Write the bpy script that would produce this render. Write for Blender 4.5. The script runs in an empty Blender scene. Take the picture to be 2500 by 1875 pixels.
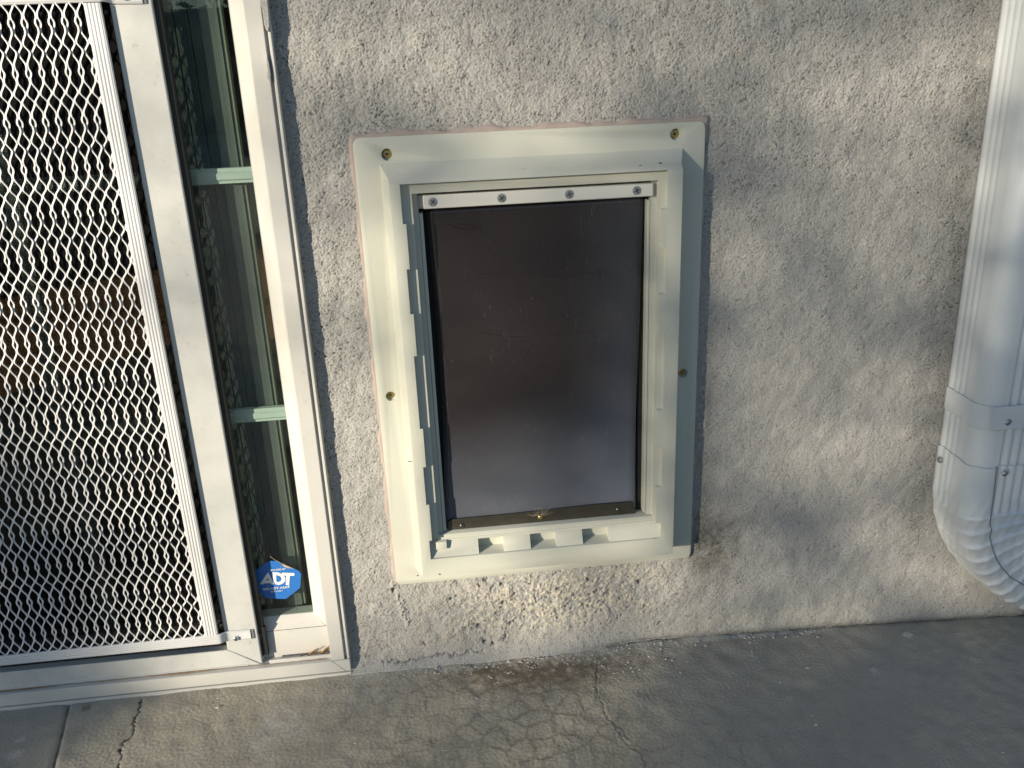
import bpy, bmesh, math, random
import numpy as np
from mathutils import Vector, Matrix

random.seed(7)
RNG = np.random.default_rng(11)
sc = bpy.context.scene
COL = sc.collection

# ------------------------------------------------------------------ camera
R3 = np.array([[0.993188, -0.109382, -0.040163],
               [-0.074842, -0.334657, -0.939363],
               [0.089308, 0.93597, -0.340564]])       # rows: image right, image down, view direction
FPX = 2100.0
CAM = Vector((0.0, -0.95, 0.723))
cam_data = bpy.data.cameras.new('camera')
cam_data.sensor_width = 36
cam_data.lens = 36 * FPX / 2500
cam_data.clip_start = 0.02
cam_data.clip_end = 500
cam = bpy.data.objects.new('camera', cam_data)
COL.objects.link(cam)
mw = Matrix(((R3[0][0], -R3[1][0], -R3[2][0], CAM.x),
             (R3[0][1], -R3[1][1], -R3[2][1], CAM.y),
             (R3[0][2], -R3[1][2], -R3[2][2], CAM.z),
             (0, 0, 0, 1)))
cam.matrix_world = mw
sc.camera = cam

# ------------------------------------------------------------------ sky, sun, exposure
SUN_TO = Vector((1.19, 1.0, -0.31)).normalized()        # direction the sunlight travels
world = bpy.data.worlds.new('World')
sc.world = world
world.use_nodes = True
wn = world.node_tree
bg = wn.nodes['Background']
sky = wn.nodes.new('ShaderNodeTexSky')
sky.sky_type = 'NISHITA'
sky.sun_disc = False
sky.sun_elevation = math.asin(-SUN_TO.z)
sky.sun_rotation = math.atan2(-SUN_TO.x, -SUN_TO.y)
sky.altitude = 50
sky.air_density = 1.0
sky.dust_density = 0.3
sky.ozone_density = 2.2
wn.links.new(sky.outputs[0], bg.inputs[0])
bg.inputs[1].default_value = 0.108
sun_data = bpy.data.lights.new('sun', 'SUN')
sun_data.energy = 5.0
sun_data.angle = math.radians(0.6)
sun_data.color = (1.0, 0.88, 0.69)
sun = bpy.data.objects.new('sun', sun_data)
COL.objects.link(sun)
sun.rotation_euler = SUN_TO.to_track_quat('-Z', 'Y').to_euler()
sun.location = (-5, -5, 4)
sc.view_settings.view_transform = 'Standard'
sc.view_settings.look = 'None'
sc.view_settings.gamma = 1
sc.view_settings.exposure = 0.47
sc.render.engine = 'CYCLES'
sc.cycles.max_bounces = 8
sc.cycles.transparent_max_bounces = 16
sc.cycles.caustics_reflective = False
sc.cycles.caustics_refractive = False
sc.cycles.use_denoising = True
sc.cycles.denoising_prefilter = 'NONE'


# ------------------------------------------------------------------ measuring helpers
def U(px, py, Y):
    """point on the vertical plane y=Y seen at a photo position (2500 px wide photo)"""
    d = R3.T @ np.array([(px - 1250) / FPX, (py - 937.5) / FPX, 1.0])
    t = (Y - CAM.y) / d[1]
    return (CAM.x + d[0] * t, CAM.z + d[2] * t)


def G(px, py, z=0.0):
    d = R3.T @ np.array([(px - 1250) / FPX, (py - 937.5) / FPX, 1.0])
    t = (z - CAM.z) / d[2]
    return (CAM.x + d[0] * t, CAM.y + d[1] * t)


def gz(x, y=0.0):
    a = np.interp(x, [-.6, -.1, .035, .248, .327, .544, .80, 1.2], [0, 0, -.001, -.004, -.008, -.016, -.029, -.035])
    return a - 0.012 * np.minimum(np.abs(np.minimum(y, 0)), 6.0)


def sstep(a, b, x):
    t = np.clip((x - a) / (b - a), 0, 1)
    return t * t * (3 - 2 * t)


# ------------------------------------------------------------------ object helpers
def put(name, me, mat=None, parent=None, smooth=False):
    o = bpy.data.objects.new(name, me)
    COL.objects.link(o)
    if mat is not None:
        me.materials.clear()
        me.materials.append(mat)
    if parent is not None:
        o.parent = parent
    if smooth:
        me.polygons.foreach_set('use_smooth', [True] * len(me.polygons))
    return o


def from_bm(name, bm, mat, parent=None, smooth=False, bevel=0, angle=35, seg=2):
    bmesh.ops.recalc_face_normals(bm, faces=bm.faces)
    me = bpy.data.meshes.new(name)
    bm.to_mesh(me)
    bm.free()
    o = put(name, me, mat, parent, smooth)
    if bevel:
        m = o.modifiers.new('bevel', 'BEVEL')
        m.width = bevel
        m.segments = seg
        m.limit_method = 'ANGLE'
        m.angle_limit = math.radians(angle)
        m.harden_normals = False
    if smooth == 'auto' or bevel:
        me.polygons.foreach_set('use_smooth', [True] * len(me.polygons))
        me.set_sharp_from_angle(angle=math.radians(38))
    return o


def thing(name, label, cat, group=None, loc=(0, 0, 0)):
    o = bpy.data.objects.new(name, None)
    o.empty_display_size = 0.05
    COL.objects.link(o)
    o.location = loc
    tag(o, label, cat, group)
    return o


def tag(o, label, cat, group=None, kind=None):
    if label:
        o['label'] = label
    if cat:
        o['category'] = cat
    if group:
        o['group'] = group
    if kind:
        o['kind'] = kind
    return o


def bx(bm, x0, x1, y0, y1, z0, z1):
    v = [bm.verts.new(p) for p in ((x0, y0, z0), (x1, y0, z0), (x1, y1, z0), (x0, y1, z0),
                                   (x0, y0, z1), (x1, y0, z1), (x1, y1, z1), (x0, y1, z1))]
    for f in ((0, 1, 2, 3), (4, 7, 6, 5), (0, 4, 5, 1), (1, 5, 6, 2), (2, 6, 7, 3), (3, 7, 4, 0)):
        bm.faces.new([v[i] for i in f])
    return v


def prism_xz(bm, pts, y0, y1):
    """closed outline in (x,z), extruded along y"""
    a = [bm.verts.new((x, y0, z)) for x, z in pts]
    b = [bm.verts.new((x, y1, z)) for x, z in pts]
    bm.faces.new(a)
    bm.faces.new(b[::-1])
    n = len(a)
    for i in range(n):
        bm.faces.new((a[i], b[i], b[(i + 1) % n], a[(i + 1) % n]))


def sweep_z(bm, prof, z0, z1):
    """closed outline in (x,y) extruded along z"""
    a = [bm.verts.new((x, y, z0)) for x, y in prof]
    b = [bm.verts.new((x, y, z1)) for x, y in prof]
    bm.faces.new(a)
    bm.faces.new(b[::-1])
    n = len(a)
    for i in range(n):
        bm.faces.new((a[i], b[i], b[(i + 1) % n], a[(i + 1) % n]))


def tube(bm, pts, r, n=6):
    rings = []
    pts = [Vector(p) for p in pts]
    for i, p in enumerate(pts):
        t = (pts[min(i + 1, len(pts) - 1)] - pts[max(i - 1, 0)]).normalized()
        u = t.cross(Vector((0, 0, 1)))
        if u.length < 1e-3:
            u = t.cross(Vector((0, 1, 0)))
        u.normalize()
        v = t.cross(u)
        rr = r(i / (len(pts) - 1)) if callable(r) else r
        rings.append([bm.verts.new(p + (u * math.cos(2 * math.pi * k / n) + v * math.sin(2 * math.pi * k / n)) * rr) for k in range(n)])
    for a, b in zip(rings, rings[1:]):
        for k in range(n):
            bm.faces.new((a[k], a[(k + 1) % n], b[(k + 1) % n], b[k]))
    bm.faces.new(rings[0])
    bm.faces.new(rings[-1][::-1])


def lathe_y(bm, cx, cz, prof, n=28):
    """prof: list of (radius, y); axis along y"""
    rings = []
    for r, y in prof:
        if r < 1e-6:
            rings.append([bm.verts.new((cx, y, cz))])
        else:
            rings.append([bm.verts.new((cx + r * math.cos(2 * math.pi * k / n), y, cz + r * math.sin(2 * math.pi * k / n))) for k in range(n)])
    for a, b in zip(rings, rings[1:]):
        for k in range(n):
            k2 = (k + 1) % n
            if len(a) == 1:
                bm.faces.new((a[0], b[k2], b[k]))
            elif len(b) == 1:
                bm.faces.new((a[k], a[k2], b[0]))
            else:
                bm.faces.new((a[k], a[k2], b[k2], b[k]))


# ------------------------------------------------------------------ materials
def new_mat(name):
    m = bpy.data.materials.new(name)
    m.use_nodes = True
    return m, m.node_tree, m.node_tree.nodes['Principled BSDF']


def N(nt, kind, **kw):
    n = nt.nodes.new(kind)
    for k, v in kw.items():
        if k.startswith('i_'):
            key = k[2:].replace('_', ' ')
            n.inputs[int(key) if key.isdigit() else key].default_value = v
        else:
            setattr(n, k, v)
    return n


def ramp(nt, src, stops):
    r = nt.nodes.new('ShaderNodeValToRGB')
    el = r.color_ramp.elements
    while len(el) > 1:
        el.remove(el[-1])
    el[0].position = stops[0][0]
    c = stops[0][1]
    el[0].color = (*c, 1) if isinstance(c, tuple) else (c, c, c, 1)
    for p, c in stops[1:]:
        e = el.new(p)
        e.color = (*c, 1) if isinstance(c, tuple) else (c, c, c, 1)
    nt.links.new(src, r.inputs[0])
    return r.outputs[0]


def mixc(nt, fac, a, b, blend='MIX'):
    m = nt.nodes.new('ShaderNodeMix')
    m.data_type = 'RGBA'
    m.blend_type = blend
    for s, v in ((m.inputs['Factor'], fac), (m.inputs[6], a), (m.inputs[7], b)):
        if isinstance(v, bpy.types.NodeSocket):
            nt.links.new(v, s)
        elif isinstance(v, (int, float)):
            s.default_value = v if s.type == 'VALUE' else (v, v, v, 1)
        else:
            s.default_value = (*v, 1)
    return m.outputs[2]


def math_n(nt, op, a, b=0.0, clamp=False):
    m = nt.nodes.new('ShaderNodeMath')
    m.operation = op
    m.use_clamp = clamp
    for s, v in ((m.inputs[0], a), (m.inputs[1], b)):
        if isinstance(v, bpy.types.NodeSocket):
            nt.links.new(v, s)
        else:
            s.default_value = v
    return m.outputs[0]


def tex(nt, kind, scale, detail=4, rough=0.5, stretch=None, dist=0.0):
    tc = N(nt, 'ShaderNodeTexCoord')
    src = tc.outputs['Object']
    if stretch:
        mp = N(nt, 'ShaderNodeMapping')
        mp.inputs['Scale'].default_value = stretch
        nt.links.new(src, mp.inputs[0])
        src = mp.outputs[0]
    n = nt.nodes.new('ShaderNodeTexNoise' if kind == 'noise' else 'ShaderNodeTexVoronoi')
    n.inputs['Scale'].default_value = scale
    if kind == 'noise':
        n.inputs['Detail'].default_value = detail
        n.inputs['Roughness'].default_value = rough
        n.inputs['Distortion'].default_value = dist
    nt.links.new(src, n.inputs['Vector'])
    return n


def bump(nt, bs, h, strength, dist):
    b = N(nt, 'ShaderNodeBump', i_Strength=strength, i_Distance=dist)
    nt.links.new(h, b.inputs['Height'])
    nt.links.new(b.outputs[0], bs.inputs['Normal'])
    return b


def painted(name, base, rough=0.45, grime=(0.35, 0.33, 0.28), amount=0.35, spec=0.4, scr=0.25, metallic=0.0, big=9.0, orange=0.04):
    """weathered paint / vinyl: soft blotches, small scuffs, faint scratches"""
    m, nt, bs = new_mat(name)
    n1 = tex(nt, 'noise', big, 6, 0.6)
    n2 = tex(nt, 'noise', 170, 4, 0.65)
    n3 = tex(nt, 'noise', 60, 3, 0.5, stretch=(1.0, 1.0, 9.0), dist=1.2)
    f1 = ramp(nt, n1.outputs[0], [(0.42, 0.0), (0.78, 1.0)])
    f2 = ramp(nt, n2.outputs[0], [(0.60, 0.0), (0.72, 1.0)])
    f3 = ramp(nt, n3.outputs[0], [(0.72, 0.0), (0.76, 1.0)])
    f12 = math_n(nt, 'MULTIPLY', f1, f2)
    a = math_n(nt, 'MULTIPLY', f1, amount * 0.35)
    b = math_n(nt, 'MULTIPLY', f12, amount)
    g = math_n(nt, 'ADD', a, b, True)
    s = math_n(nt, 'MULTIPLY', f3, scr)
    c = mixc(nt, g, base, grime)
    c = mixc(nt, s, c, tuple(x * 0.45 for x in grime))
    nt.links.new(c, bs.inputs['Base Color'])
    r = math_n(nt, 'MULTIPLY_ADD', n2.outputs[0], 0.25)
    r.node.inputs[2].default_value = rough - 0.1
    nt.links.new(r, bs.inputs['Roughness'])
    bs.inputs['Specular IOR Level'].default_value = spec
    bs.inputs['Metallic'].default_value = metallic
    bump(nt, bs, n2.outputs[0], orange * 4, 0.0006)
    return m


def plain(name, base, rough=0.5, metallic=0.0, spec=0.5, noise=0.15, scale=200):
    m, nt, bs = new_mat(name)
    n = tex(nt, 'noise', scale, 4, 0.6)
    c = mixc(nt, n.outputs[0], tuple(x * (1 - noise) for x in base), tuple(min(1, x * (1 + noise)) for x in base))
    nt.links.new(c, bs.inputs['Base Color'])
    bs.inputs['Roughness'].default_value = rough
    bs.inputs['Metallic'].default_value = metallic
    bs.inputs['Specular IOR Level'].default_value = spec
    bump(nt, bs, n.outputs[0], 0.15, 0.0005)
    return m


M_frame = painted('white_frame_paint', (0.58, 0.575, 0.55), 0.42, (0.30, 0.27, 0.20), 0.6)
M_screen = painted('grey_white_aluminium', (0.56, 0.57, 0.555), 0.42, (0.25, 0.26, 0.25), 0.9, scr=0.4, big=22)
M_guard = painted('white_coated_steel', (0.66, 0.665, 0.67), 0.38, (0.5, 0.5, 0.5), 0.2, scr=0.1)
M_vinyl = painted('cream_plastic', (0.52, 0.53, 0.47), 0.42, (0.33, 0.30, 0.22), 0.5, scr=0.35, big=12)
M_bar = painted('grey_white_plastic', (0.66, 0.66, 0.62), 0.42, (0.42, 0.40, 0.34), 0.25, scr=0.1)
M_pipe = painted('painted_gutter_metal', (0.64, 0.68, 0.71), 0.45, (0.42, 0.43, 0.41), 0.14, scr=0.10, big=14, spec=0.45)
M_black = plain('black_rubber', (0.012, 0.013, 0.013), 0.6)
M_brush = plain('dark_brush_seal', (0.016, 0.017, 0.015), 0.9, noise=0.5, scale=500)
M_zinc = plain('zinc_screw_metal', (0.42, 0.44, 0.45), 0.38, 0.85)
M_brass = plain('brass_screw_metal', (0.42, 0.32, 0.12), 0.35, 0.8)
M_recess = plain('dark_screw_recess', (0.02, 0.02, 0.025), 0.7)
M_caulk = plain('pinkish_sealant', (0.36, 0.30, 0.27), 0.75, noise=0.2, scale=60)
M_steelbar = plain('dark_anodised_strip', (0.075, 0.07, 0.055), 0.38, 0.55, noise=0.35, scale=70)
M_muntin = plain('greenish_muntin', (0.60, 0.66, 0.61), 0.5, noise=0.06)
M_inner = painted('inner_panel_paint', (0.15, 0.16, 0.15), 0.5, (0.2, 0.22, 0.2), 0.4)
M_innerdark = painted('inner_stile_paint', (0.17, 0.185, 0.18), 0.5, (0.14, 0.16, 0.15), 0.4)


def stucco_mat():
    m, nt, bs = new_mat('stucco')
    at = N(nt, 'ShaderNodeAttribute', attribute_name='stain')  # stains, with painted shade and sunlight
    sep = N(nt, 'ShaderNodeSeparateColor')
    nt.links.new(at.outputs['Color'], sep.inputs[0])
    n1 = tex(nt, 'noise', 6, 6, 0.6)
    n2 = tex(nt, 'noise', 420, 4, 0.7)
    n3 = tex(nt, 'noise', 1100, 2, 0.6)
    base = ramp(nt, n1.outputs[0], [(0.3, (0.495, 0.49, 0.475)), (0.7, (0.55, 0.545, 0.53))])
    c = mixc(nt, ramp(nt, n2.outputs[0], [(0.35, 0.0), (0.7, 1.0)]), mixc(nt, 0.35, base, (0.16, 0.15, 0.145), 'MULTIPLY'), base)
    c = mixc(nt, ramp(nt, n2.outputs[0], [(0.68, 0.0), (0.80, 0.4)]), c, (0.62, 0.60, 0.56))
    c = mixc(nt, sep.outputs[0], c, (0.10, 0.095, 0.075))       # grime, and painted shade in the crevices
    c = mixc(nt, sep.outputs[1], c, (0.66, 0.61, 0.50))          # lime bloom, and sunlight painted below the pet door
    c = mixc(nt, sep.outputs[2], c, (0.05, 0.045, 0.05))         # holes and cracks
    nt.links.new(c, bs.inputs['Base Color'])
    bs.inputs['Roughness'].default_value = 0.92
    bs.inputs['Specular IOR Level'].default_value = 0.15
    h = math_n(nt, 'MULTIPLY_ADD', n2.outputs[0], 1.0)
    nt.links.new(n3.outputs[0], h.node.inputs[2])
    bump(nt, bs, h, 0.8, 0.0014)
    return m


def concrete_mat():
    m, nt, bs = new_mat('concrete')
    at = N(nt, 'ShaderNodeAttribute', attribute_name='stain')
    sep = N(nt, 'ShaderNodeSeparateColor')
    nt.links.new(at.outputs['Color'], sep.inputs[0])
    at2 = N(nt, 'ShaderNodeAttribute', attribute_name='stain_and_dark')
    sep2 = N(nt, 'ShaderNodeSeparateColor')
    nt.links.new(at2.outputs['Color'], sep2.inputs[0])
    n1 = tex(nt, 'noise', 5, 7, 0.62)
    n2 = tex(nt, 'noise', 520, 4, 0.8)
    n3 = tex(nt, 'noise', 38, 4, 0.6)
    c = ramp(nt, n1.outputs[0], [(0.3, (0.42, 0.38, 0.30)), (0.5, (0.50, 0.455, 0.365)), (0.72, (0.57, 0.525, 0.43))])
    c = mixc(nt, ramp(nt, n2.outputs[0], [(0.3, 0.35), (0.62, 0.0)]), c, (0.13, 0.12, 0.11))
    c = mixc(nt, ramp(nt, n2.outputs[0], [(0.68, 0.0), (0.80, 0.55)]), c, (0.42, 0.40, 0.36))
    c = mixc(nt, ramp(nt, n3.outputs[0], [(0.55, 0.0), (0.75, 0.3)]), c, (0.12, 0.11, 0.095))
    n5 = tex(nt, 'noise', 1300, 2, 0.6)
    c = mixc(nt, ramp(nt, n5.outputs[0], [(0.36, 0.55), (0.50, 0.0)]), c, (0.14, 0.13, 0.11))
    c = mixc(nt, ramp(nt, n5.outputs[0], [(0.60, 0.0), (0.72, 0.6)]), c, (0.62, 0.59, 0.53))
    # fine crazing, stained dark
    tc = N(nt, 'ShaderNodeTexCoord')
    dn = tex(nt, 'noise', 34, 3, 0.6)
    add = N(nt, 'ShaderNodeVectorMath', operation='MULTIPLY_ADD')
    nt.links.new(dn.outputs['Color'], add.inputs[0])
    add.inputs[1].default_value = (0.02, 0.02, 0)
    nt.links.new(tc.outputs['Object'], add.inputs[2])
    craze = None
    for scale, w, a in ((33, 0.055, 0.46), (62, 0.05, 0.24)):
        v = N(nt, 'ShaderNodeTexVoronoi', feature='DISTANCE_TO_EDGE', voronoi_dimensions='2D')
        v.inputs['Scale'].default_value = scale
        nt.links.new(add.outputs[0], v.inputs['Vector'])
        e = ramp(nt, v.outputs['Distance'], [(0.0, a), (w, a * 0.55), (w * 2.2, 0.0)])
        n4 = tex(nt, 'noise', 16 if scale < 40 else 22, 3, 0.5)
        e = math_n(nt, 'MULTIPLY', e, ramp(nt, n4.outputs[0], [(0.30, 0.25), (0.52, 1.0)]))
        craze = e if craze is None else math_n(nt, 'ADD', craze, e, True)
    cz = math_n(nt, 'MULTIPLY', craze, sep2.outputs[0])
    c = mixc(nt, cz, c, (0.10, 0.08, 0.06))
    c = mixc(nt, sep2.outputs[1], c, (0.17, 0.13, 0.09))       # brown damp stain
    c = mixc(nt, sep2.outputs[2], c, (0.31, 0.30, 0.272))       # darker towards the right and far left
    c = mixc(nt, sep.outputs[1], c, (0.58, 0.57, 0.53))          # pale splashes and bloom
    c = mixc(nt, sep.outputs[0], c, (0.018, 0.016, 0.014))        # cracks, joint
    nt.links.new(c, bs.inputs['Base Color'])
    r = ramp(nt, n3.outputs[0], [(0.3, 0.62), (0.7, 0.85)])
    nt.links.new(r, bs.inputs['Roughness'])
    bs.inputs['Specular IOR Level'].default_value = 0.35
    bump(nt, bs, n2.outputs[0], 0.6, 0.0010)
    return m


M_stucco = stucco_mat()
M_concrete = concrete_mat()


def glass_mat(name, tint, f0=0.05, f1=0.75, rough=0.0, gcol=(1, 1, 1)):
    m, nt, bs = new_mat(name)
    nt.nodes.remove(bs)
    out = nt.nodes['Material Output']
    tr = N(nt, 'ShaderNodeBsdfTransparent')
    tr.inputs[0].default_value = (*tint, 1)
    gl = N(nt, 'ShaderNodeBsdfGlossy')
    gl.inputs['Color'].default_value = (*gcol, 1)
    gl.inputs['Roughness'].default_value = rough
    lw = N(nt, 'ShaderNodeLayerWeight')
    p = math_n(nt, 'POWER', lw.outputs['Facing'], 4.0)
    f = math_n(nt, 'MULTIPLY_ADD', p, f1)
    f.node.inputs[2].default_value = f0
    dn = tex(nt, 'noise', 40, 5, 0.7)
    df = N(nt, 'ShaderNodeBsdfDiffuse')
    df.inputs[0].default_value = (0.45, 0.47, 0.45, 1)
    mx = N(nt, 'ShaderNodeMixShader')
    nt.links.new(f, mx.inputs[0])
    nt.links.new(tr.outputs[0], mx.inputs[1])
    nt.links.new(gl.outputs[0], mx.inputs[2])
    mx2 = N(nt, 'ShaderNodeMixShader')
    nt.links.new(ramp(nt, dn.outputs[0], [(0.4, 0.001), (0.75, 0.012)]), mx2.inputs[0])
    nt.links.new(mx.outputs[0], mx2.inputs[1])
    nt.links.new(df.outputs[0], mx2.inputs[2])
    nt.links.new(mx2.outputs[0], out.inputs[0])
    return m


M_glass = glass_mat('window_glass', (0.85, 0.90, 0.88), 0.035, 0.5)


def insect_mat():
    m, nt, bs = new_mat('insect_screen_weave')
    out = nt.nodes['Material Output']
    tc = N(nt, 'ShaderNodeTexCoord')
    sx = N(nt, 'ShaderNodeSeparateXYZ')
    nt.links.new(tc.outputs['Object'], sx.inputs[0])
    fac = None
    for k in (0, 2):
        a = math_n(nt, 'MULTIPLY', sx.outputs[k], 1 / 0.00155)
        fr = math_n(nt, 'FRACT', a)
        t = math_n(nt, 'LESS_THAN', fr, 0.36)
        fac = t if fac is None else math_n(nt, 'MAXIMUM', fac, t)
    tr = N(nt, 'ShaderNodeBsdfTransparent')
    mx = N(nt, 'ShaderNodeMixShader')
    nt.links.new(fac, mx.inputs[0])
    nt.links.new(tr.outputs[0], mx.inputs[1])
    nt.links.new(bs.outputs[0], mx.inputs[2])
    nt.links.new(mx.outputs[0], out.inputs[0])
    bs.inputs['Base Color'].default_value = (0.006, 0.006, 0.006, 1)
    bs.inputs['Roughness'].default_value = 0.7
    bs.inputs['Specular IOR Level'].default_value = 0.1
    return m


M_insect = insect_mat()


def wood_mat():
    m, nt, bs = new_mat('interior_wood')
    w = tex(nt, 'noise', 9, 5, 0.6, stretch=(1.0, 8.0, 1.0), dist=1.0)
    c = ramp(nt, w.outputs[0], [(0.3, (0.20, 0.085, 0.035)), (0.7, (0.42, 0.20, 0.085))])
    nt.links.new(c, bs.inputs['Base Color'])
    bs.inputs['Roughness'].default_value = 0.5
    return m


M_wood = wood_mat()
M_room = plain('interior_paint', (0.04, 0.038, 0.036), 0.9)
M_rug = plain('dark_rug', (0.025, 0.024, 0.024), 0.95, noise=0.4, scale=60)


def flap_mat():
    m, nt, bs = new_mat('tinted_flap_vinyl')
    out = nt.nodes['Material Output']
    nt.nodes.remove(bs)
    tr = N(nt, 'ShaderNodeBsdfTransparent')
    tr.inputs[0].default_value = (0.28, 0.25, 0.24, 1)
    gl = N(nt, 'ShaderNodeBsdfGlossy')
    gl.inputs['Roughness'].default_value = 0.22
    gl.inputs['Color'].default_value = (0.9, 0.93, 1, 1)
    lw = N(nt, 'ShaderNodeLayerWeight')
    p = math_n(nt, 'POWER', lw.outputs['Facing'], 3.5)
    f = math_n(nt, 'MULTIPLY_ADD', p, 0.75)
    f.node.inputs[2].default_value = 0.045
    # scuffs, and a milky tint stronger towards the bottom and right
    n1 = tex(nt, 'noise', 12, 5, 0.65)
    n2 = tex(nt, 'noise', 90, 3, 0.5, stretch=(6, 1, 1), dist=1.5)
    at = N(nt, 'ShaderNodeAttribute', attribute_name='milkiness')
    milk = N(nt, 'ShaderNodeBsdfDiffuse')
    milk.inputs[0].default_value = (0.24, 0.27, 0.33, 1)
    a = math_n(nt, 'MULTIPLY', ramp(nt, n1.outputs[0], [(0.3, 0.75), (0.7, 1.0)]), at.outputs['Fac'])
    s = math_n(nt, 'MULTIPLY', ramp(nt, n2.outputs[0], [(0.66, 0.0), (0.72, 0.30)]), ramp(nt, n1.outputs[0], [(0.45, 0.0), (0.6, 1.0)]))
    a = math_n(nt, 'ADD', a, s, True)
    brn = N(nt, 'ShaderNodeBsdfDiffuse')
    brn.inputs[0].default_value = (0.028, 0.022, 0.023, 1)
    mb = N(nt, 'ShaderNodeMixShader')
    mb.inputs[0].default_value = .7
    nt.links.new(tr.outputs[0], mb.inputs[1])
    nt.links.new(brn.outputs[0], mb.inputs[2])
    mx = N(nt, 'ShaderNodeMixShader')
    nt.links.new(a, mx.inputs[0])
    nt.links.new(mb.outputs[0], mx.inputs[1])
    nt.links.new(milk.outputs[0], mx.inputs[2])
    mx2 = N(nt, 'ShaderNodeMixShader')
    nt.links.new(f, mx2.inputs[0])
    nt.links.new(mx.outputs[0], mx2.inputs[1])
    nt.links.new(gl.outputs[0], mx2.inputs[2])
    nt.links.new(mx2.outputs[0], out.inputs[0])
    b = N(nt, 'ShaderNodeBump', i_Strength=0.25, i_Distance=0.002)
    nt.links.new(n1.outputs[0], b.inputs['Height'])
    nt.links.new(b.outputs[0], gl.inputs['Normal'])
    return m


M_flap = flap_mat()


# ------------------------------------------------------------------ noise fields
def band(shape, step, lam, width=0.45, seed=0, stretch=(1, 1)):
    """white noise kept only round one wavelength, unit variance"""
    r = np.random.default_rng(seed).standard_normal(shape)
    fy = np.fft.fftfreq(shape[0], step)[:, None] * stretch[0]
    fx = np.fft.rfftfreq(shape[1], step)[None, :] * stretch[1]
    k = np.sqrt(fx * fx + fy * fy) + 1e-9
    g = np.exp(-(np.log(k * lam)) ** 2 / (2 * width ** 2))
    o = np.fft.irfft2(np.fft.rfft2(r) * g, s=shape)
    return o / o.std()


def grid_mesh(name, P, keep=None, attrs=None):
    """P: (rows, cols, 3) vertices; keep: (rows-1, cols-1) mask"""
    r, c = P.shape[:2]
    idx = np.arange(r * c).reshape(r, c)
    q = np.stack([idx[:-1, :-1], idx[:-1, 1:], idx[1:, 1:], idx[1:, :-1]], -1)
    q = q[keep] if keep is not None else q.reshape(-1, 4)
    me = bpy.data.meshes.new(name)
    me.vertices.add(r * c)
    me.vertices.foreach_set('co', P.reshape(-1).astype(np.float32))
    me.loops.add(q.size)
    me.loops.foreach_set('vertex_index', q.reshape(-1).astype(np.int32))
    me.polygons.add(len(q))
    me.polygons.foreach_set('loop_start', np.arange(0, q.size, 4, dtype=np.int32))
    me.polygons.foreach_set('use_smooth', np.ones(len(q), dtype=bool))
    me.update(calc_edges=True)
    for k, v in (attrs or {}).items():
        a = me.attributes.new(k, 'FLOAT_COLOR', 'POINT')
        a.data.foreach_set('color', v.reshape(-1).astype(np.float32))
    return me


def polydist(X, Y, pts):
    d = np.full(X.shape, 9.0)
    for (x0, y0), (x1, y1) in zip(pts, pts[1:]):
        dx, dy = x1 - x0, y1 - y0
        t = np.clip(((X - x0) * dx + (Y - y0) * dy) / (dx * dx + dy * dy + 1e-12), 0, 1)
        d = np.minimum(d, np.hypot(X - x0 - t * dx, Y - y0 - t * dy))
    return d


# ------------------------------------------------------------------ ground: one concrete sheet
FS = 0.0014
xf = np.arange(-0.64, 0.92, FS)
yf = np.arange(-0.33, 0.012, FS)
out_l = -0.64 - np.cumsum(0.02 * 1.35 ** np.arange(24))[::-1]
out_r = 0.92 + np.cumsum(0.02 * 1.35 ** np.arange(24))
out_f = -0.33 - np.cumsum(0.02 * 1.35 ** np.arange(24))[::-1]
xs = np.concatenate([out_l, xf, out_r])
ys = np.concatenate([out_f, yf, [0.02, 0.05, 0.06, 2, 10, 60]])
X, Y = np.meshgrid(xs, ys)
Z = gz(X, Y)
Z = np.where(Y > 0.055, -0.3, Z)
shape = (len(yf), len(xf))
hb = 0.00022 * np.tanh(band(shape, FS, 0.007, seed=3)) + 0.00035 * band(shape, FS, 0.05, seed=4) + 0.0001 * band(shape, FS, 0.0035, seed=5)
sl = (slice(len(out_f), len(out_f) + len(yf)), slice(len(out_l), len(out_l) + len(xf)))
Xf, Yf = X[sl], Y[sl]
wob = 0.0011 * band(shape, FS, 0.012, seed=6)
k1 = [G(p[0] * .4069, 1200 + p[1] * .4069) for p in ((850, 1240), (830, 1320), (795, 1390), (810, 1420), (790, 1460), (735, 1505), (720, 1550), (725, 1590), (705, 1659), (690, 1800))]
k2 = [G(850 + p[0] * .3843, 1400 + p[1] * .3843) for p in ((1590, 540), (1575, 660), (1580, 740), (1620, 810), (1630, 870), (1690, 940), (1740, 1020), (1800, 1080), (1860, 1120), (1890, 1170), (1890, 1236), (1920, 1400))]
kj = [G(170, 1706), G(126, 1875), G(90, 2010)]
k3 = [G(1650 + p[0] * .3843, 1400 + p[1] * .3843, -.012) for p in ((60, 850), (130, 960), (220, 975), (330, 1020), (400, 1090), (440, 1236))]
d1 = polydist(Xf + wob, Yf, k1)
d2 = polydist(Xf + wob, Yf, k2)
d3 = polydist(Xf + wob, Yf, k3)
dj = polydist(Xf, Yf, kj)
ca = 0.5 + 0.5 * np.tanh(1.5 * band(shape, FS, 0.03, seed=8))
crack = np.clip(1.0 * np.exp(-(d1 / 0.00085) ** 2) + (0.05 + 0.35 * ca) * np.exp(-(d2 / 0.0008) ** 2)
                + 0.45 * ca * np.exp(-(d3 / 0.0009) ** 2) + 0.75 * np.exp(-(dj / 0.0016) ** 2) * (0.55 + 0.45 * ca), 0, 1)
hb = hb - 0.0018 * np.exp(-(d1 / 0.001) ** 2) - 0.0009 * np.exp(-(d2 / 0.0010) ** 2) - 0.0035 * np.exp(-(dj / 0.0035) ** 2)
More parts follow.
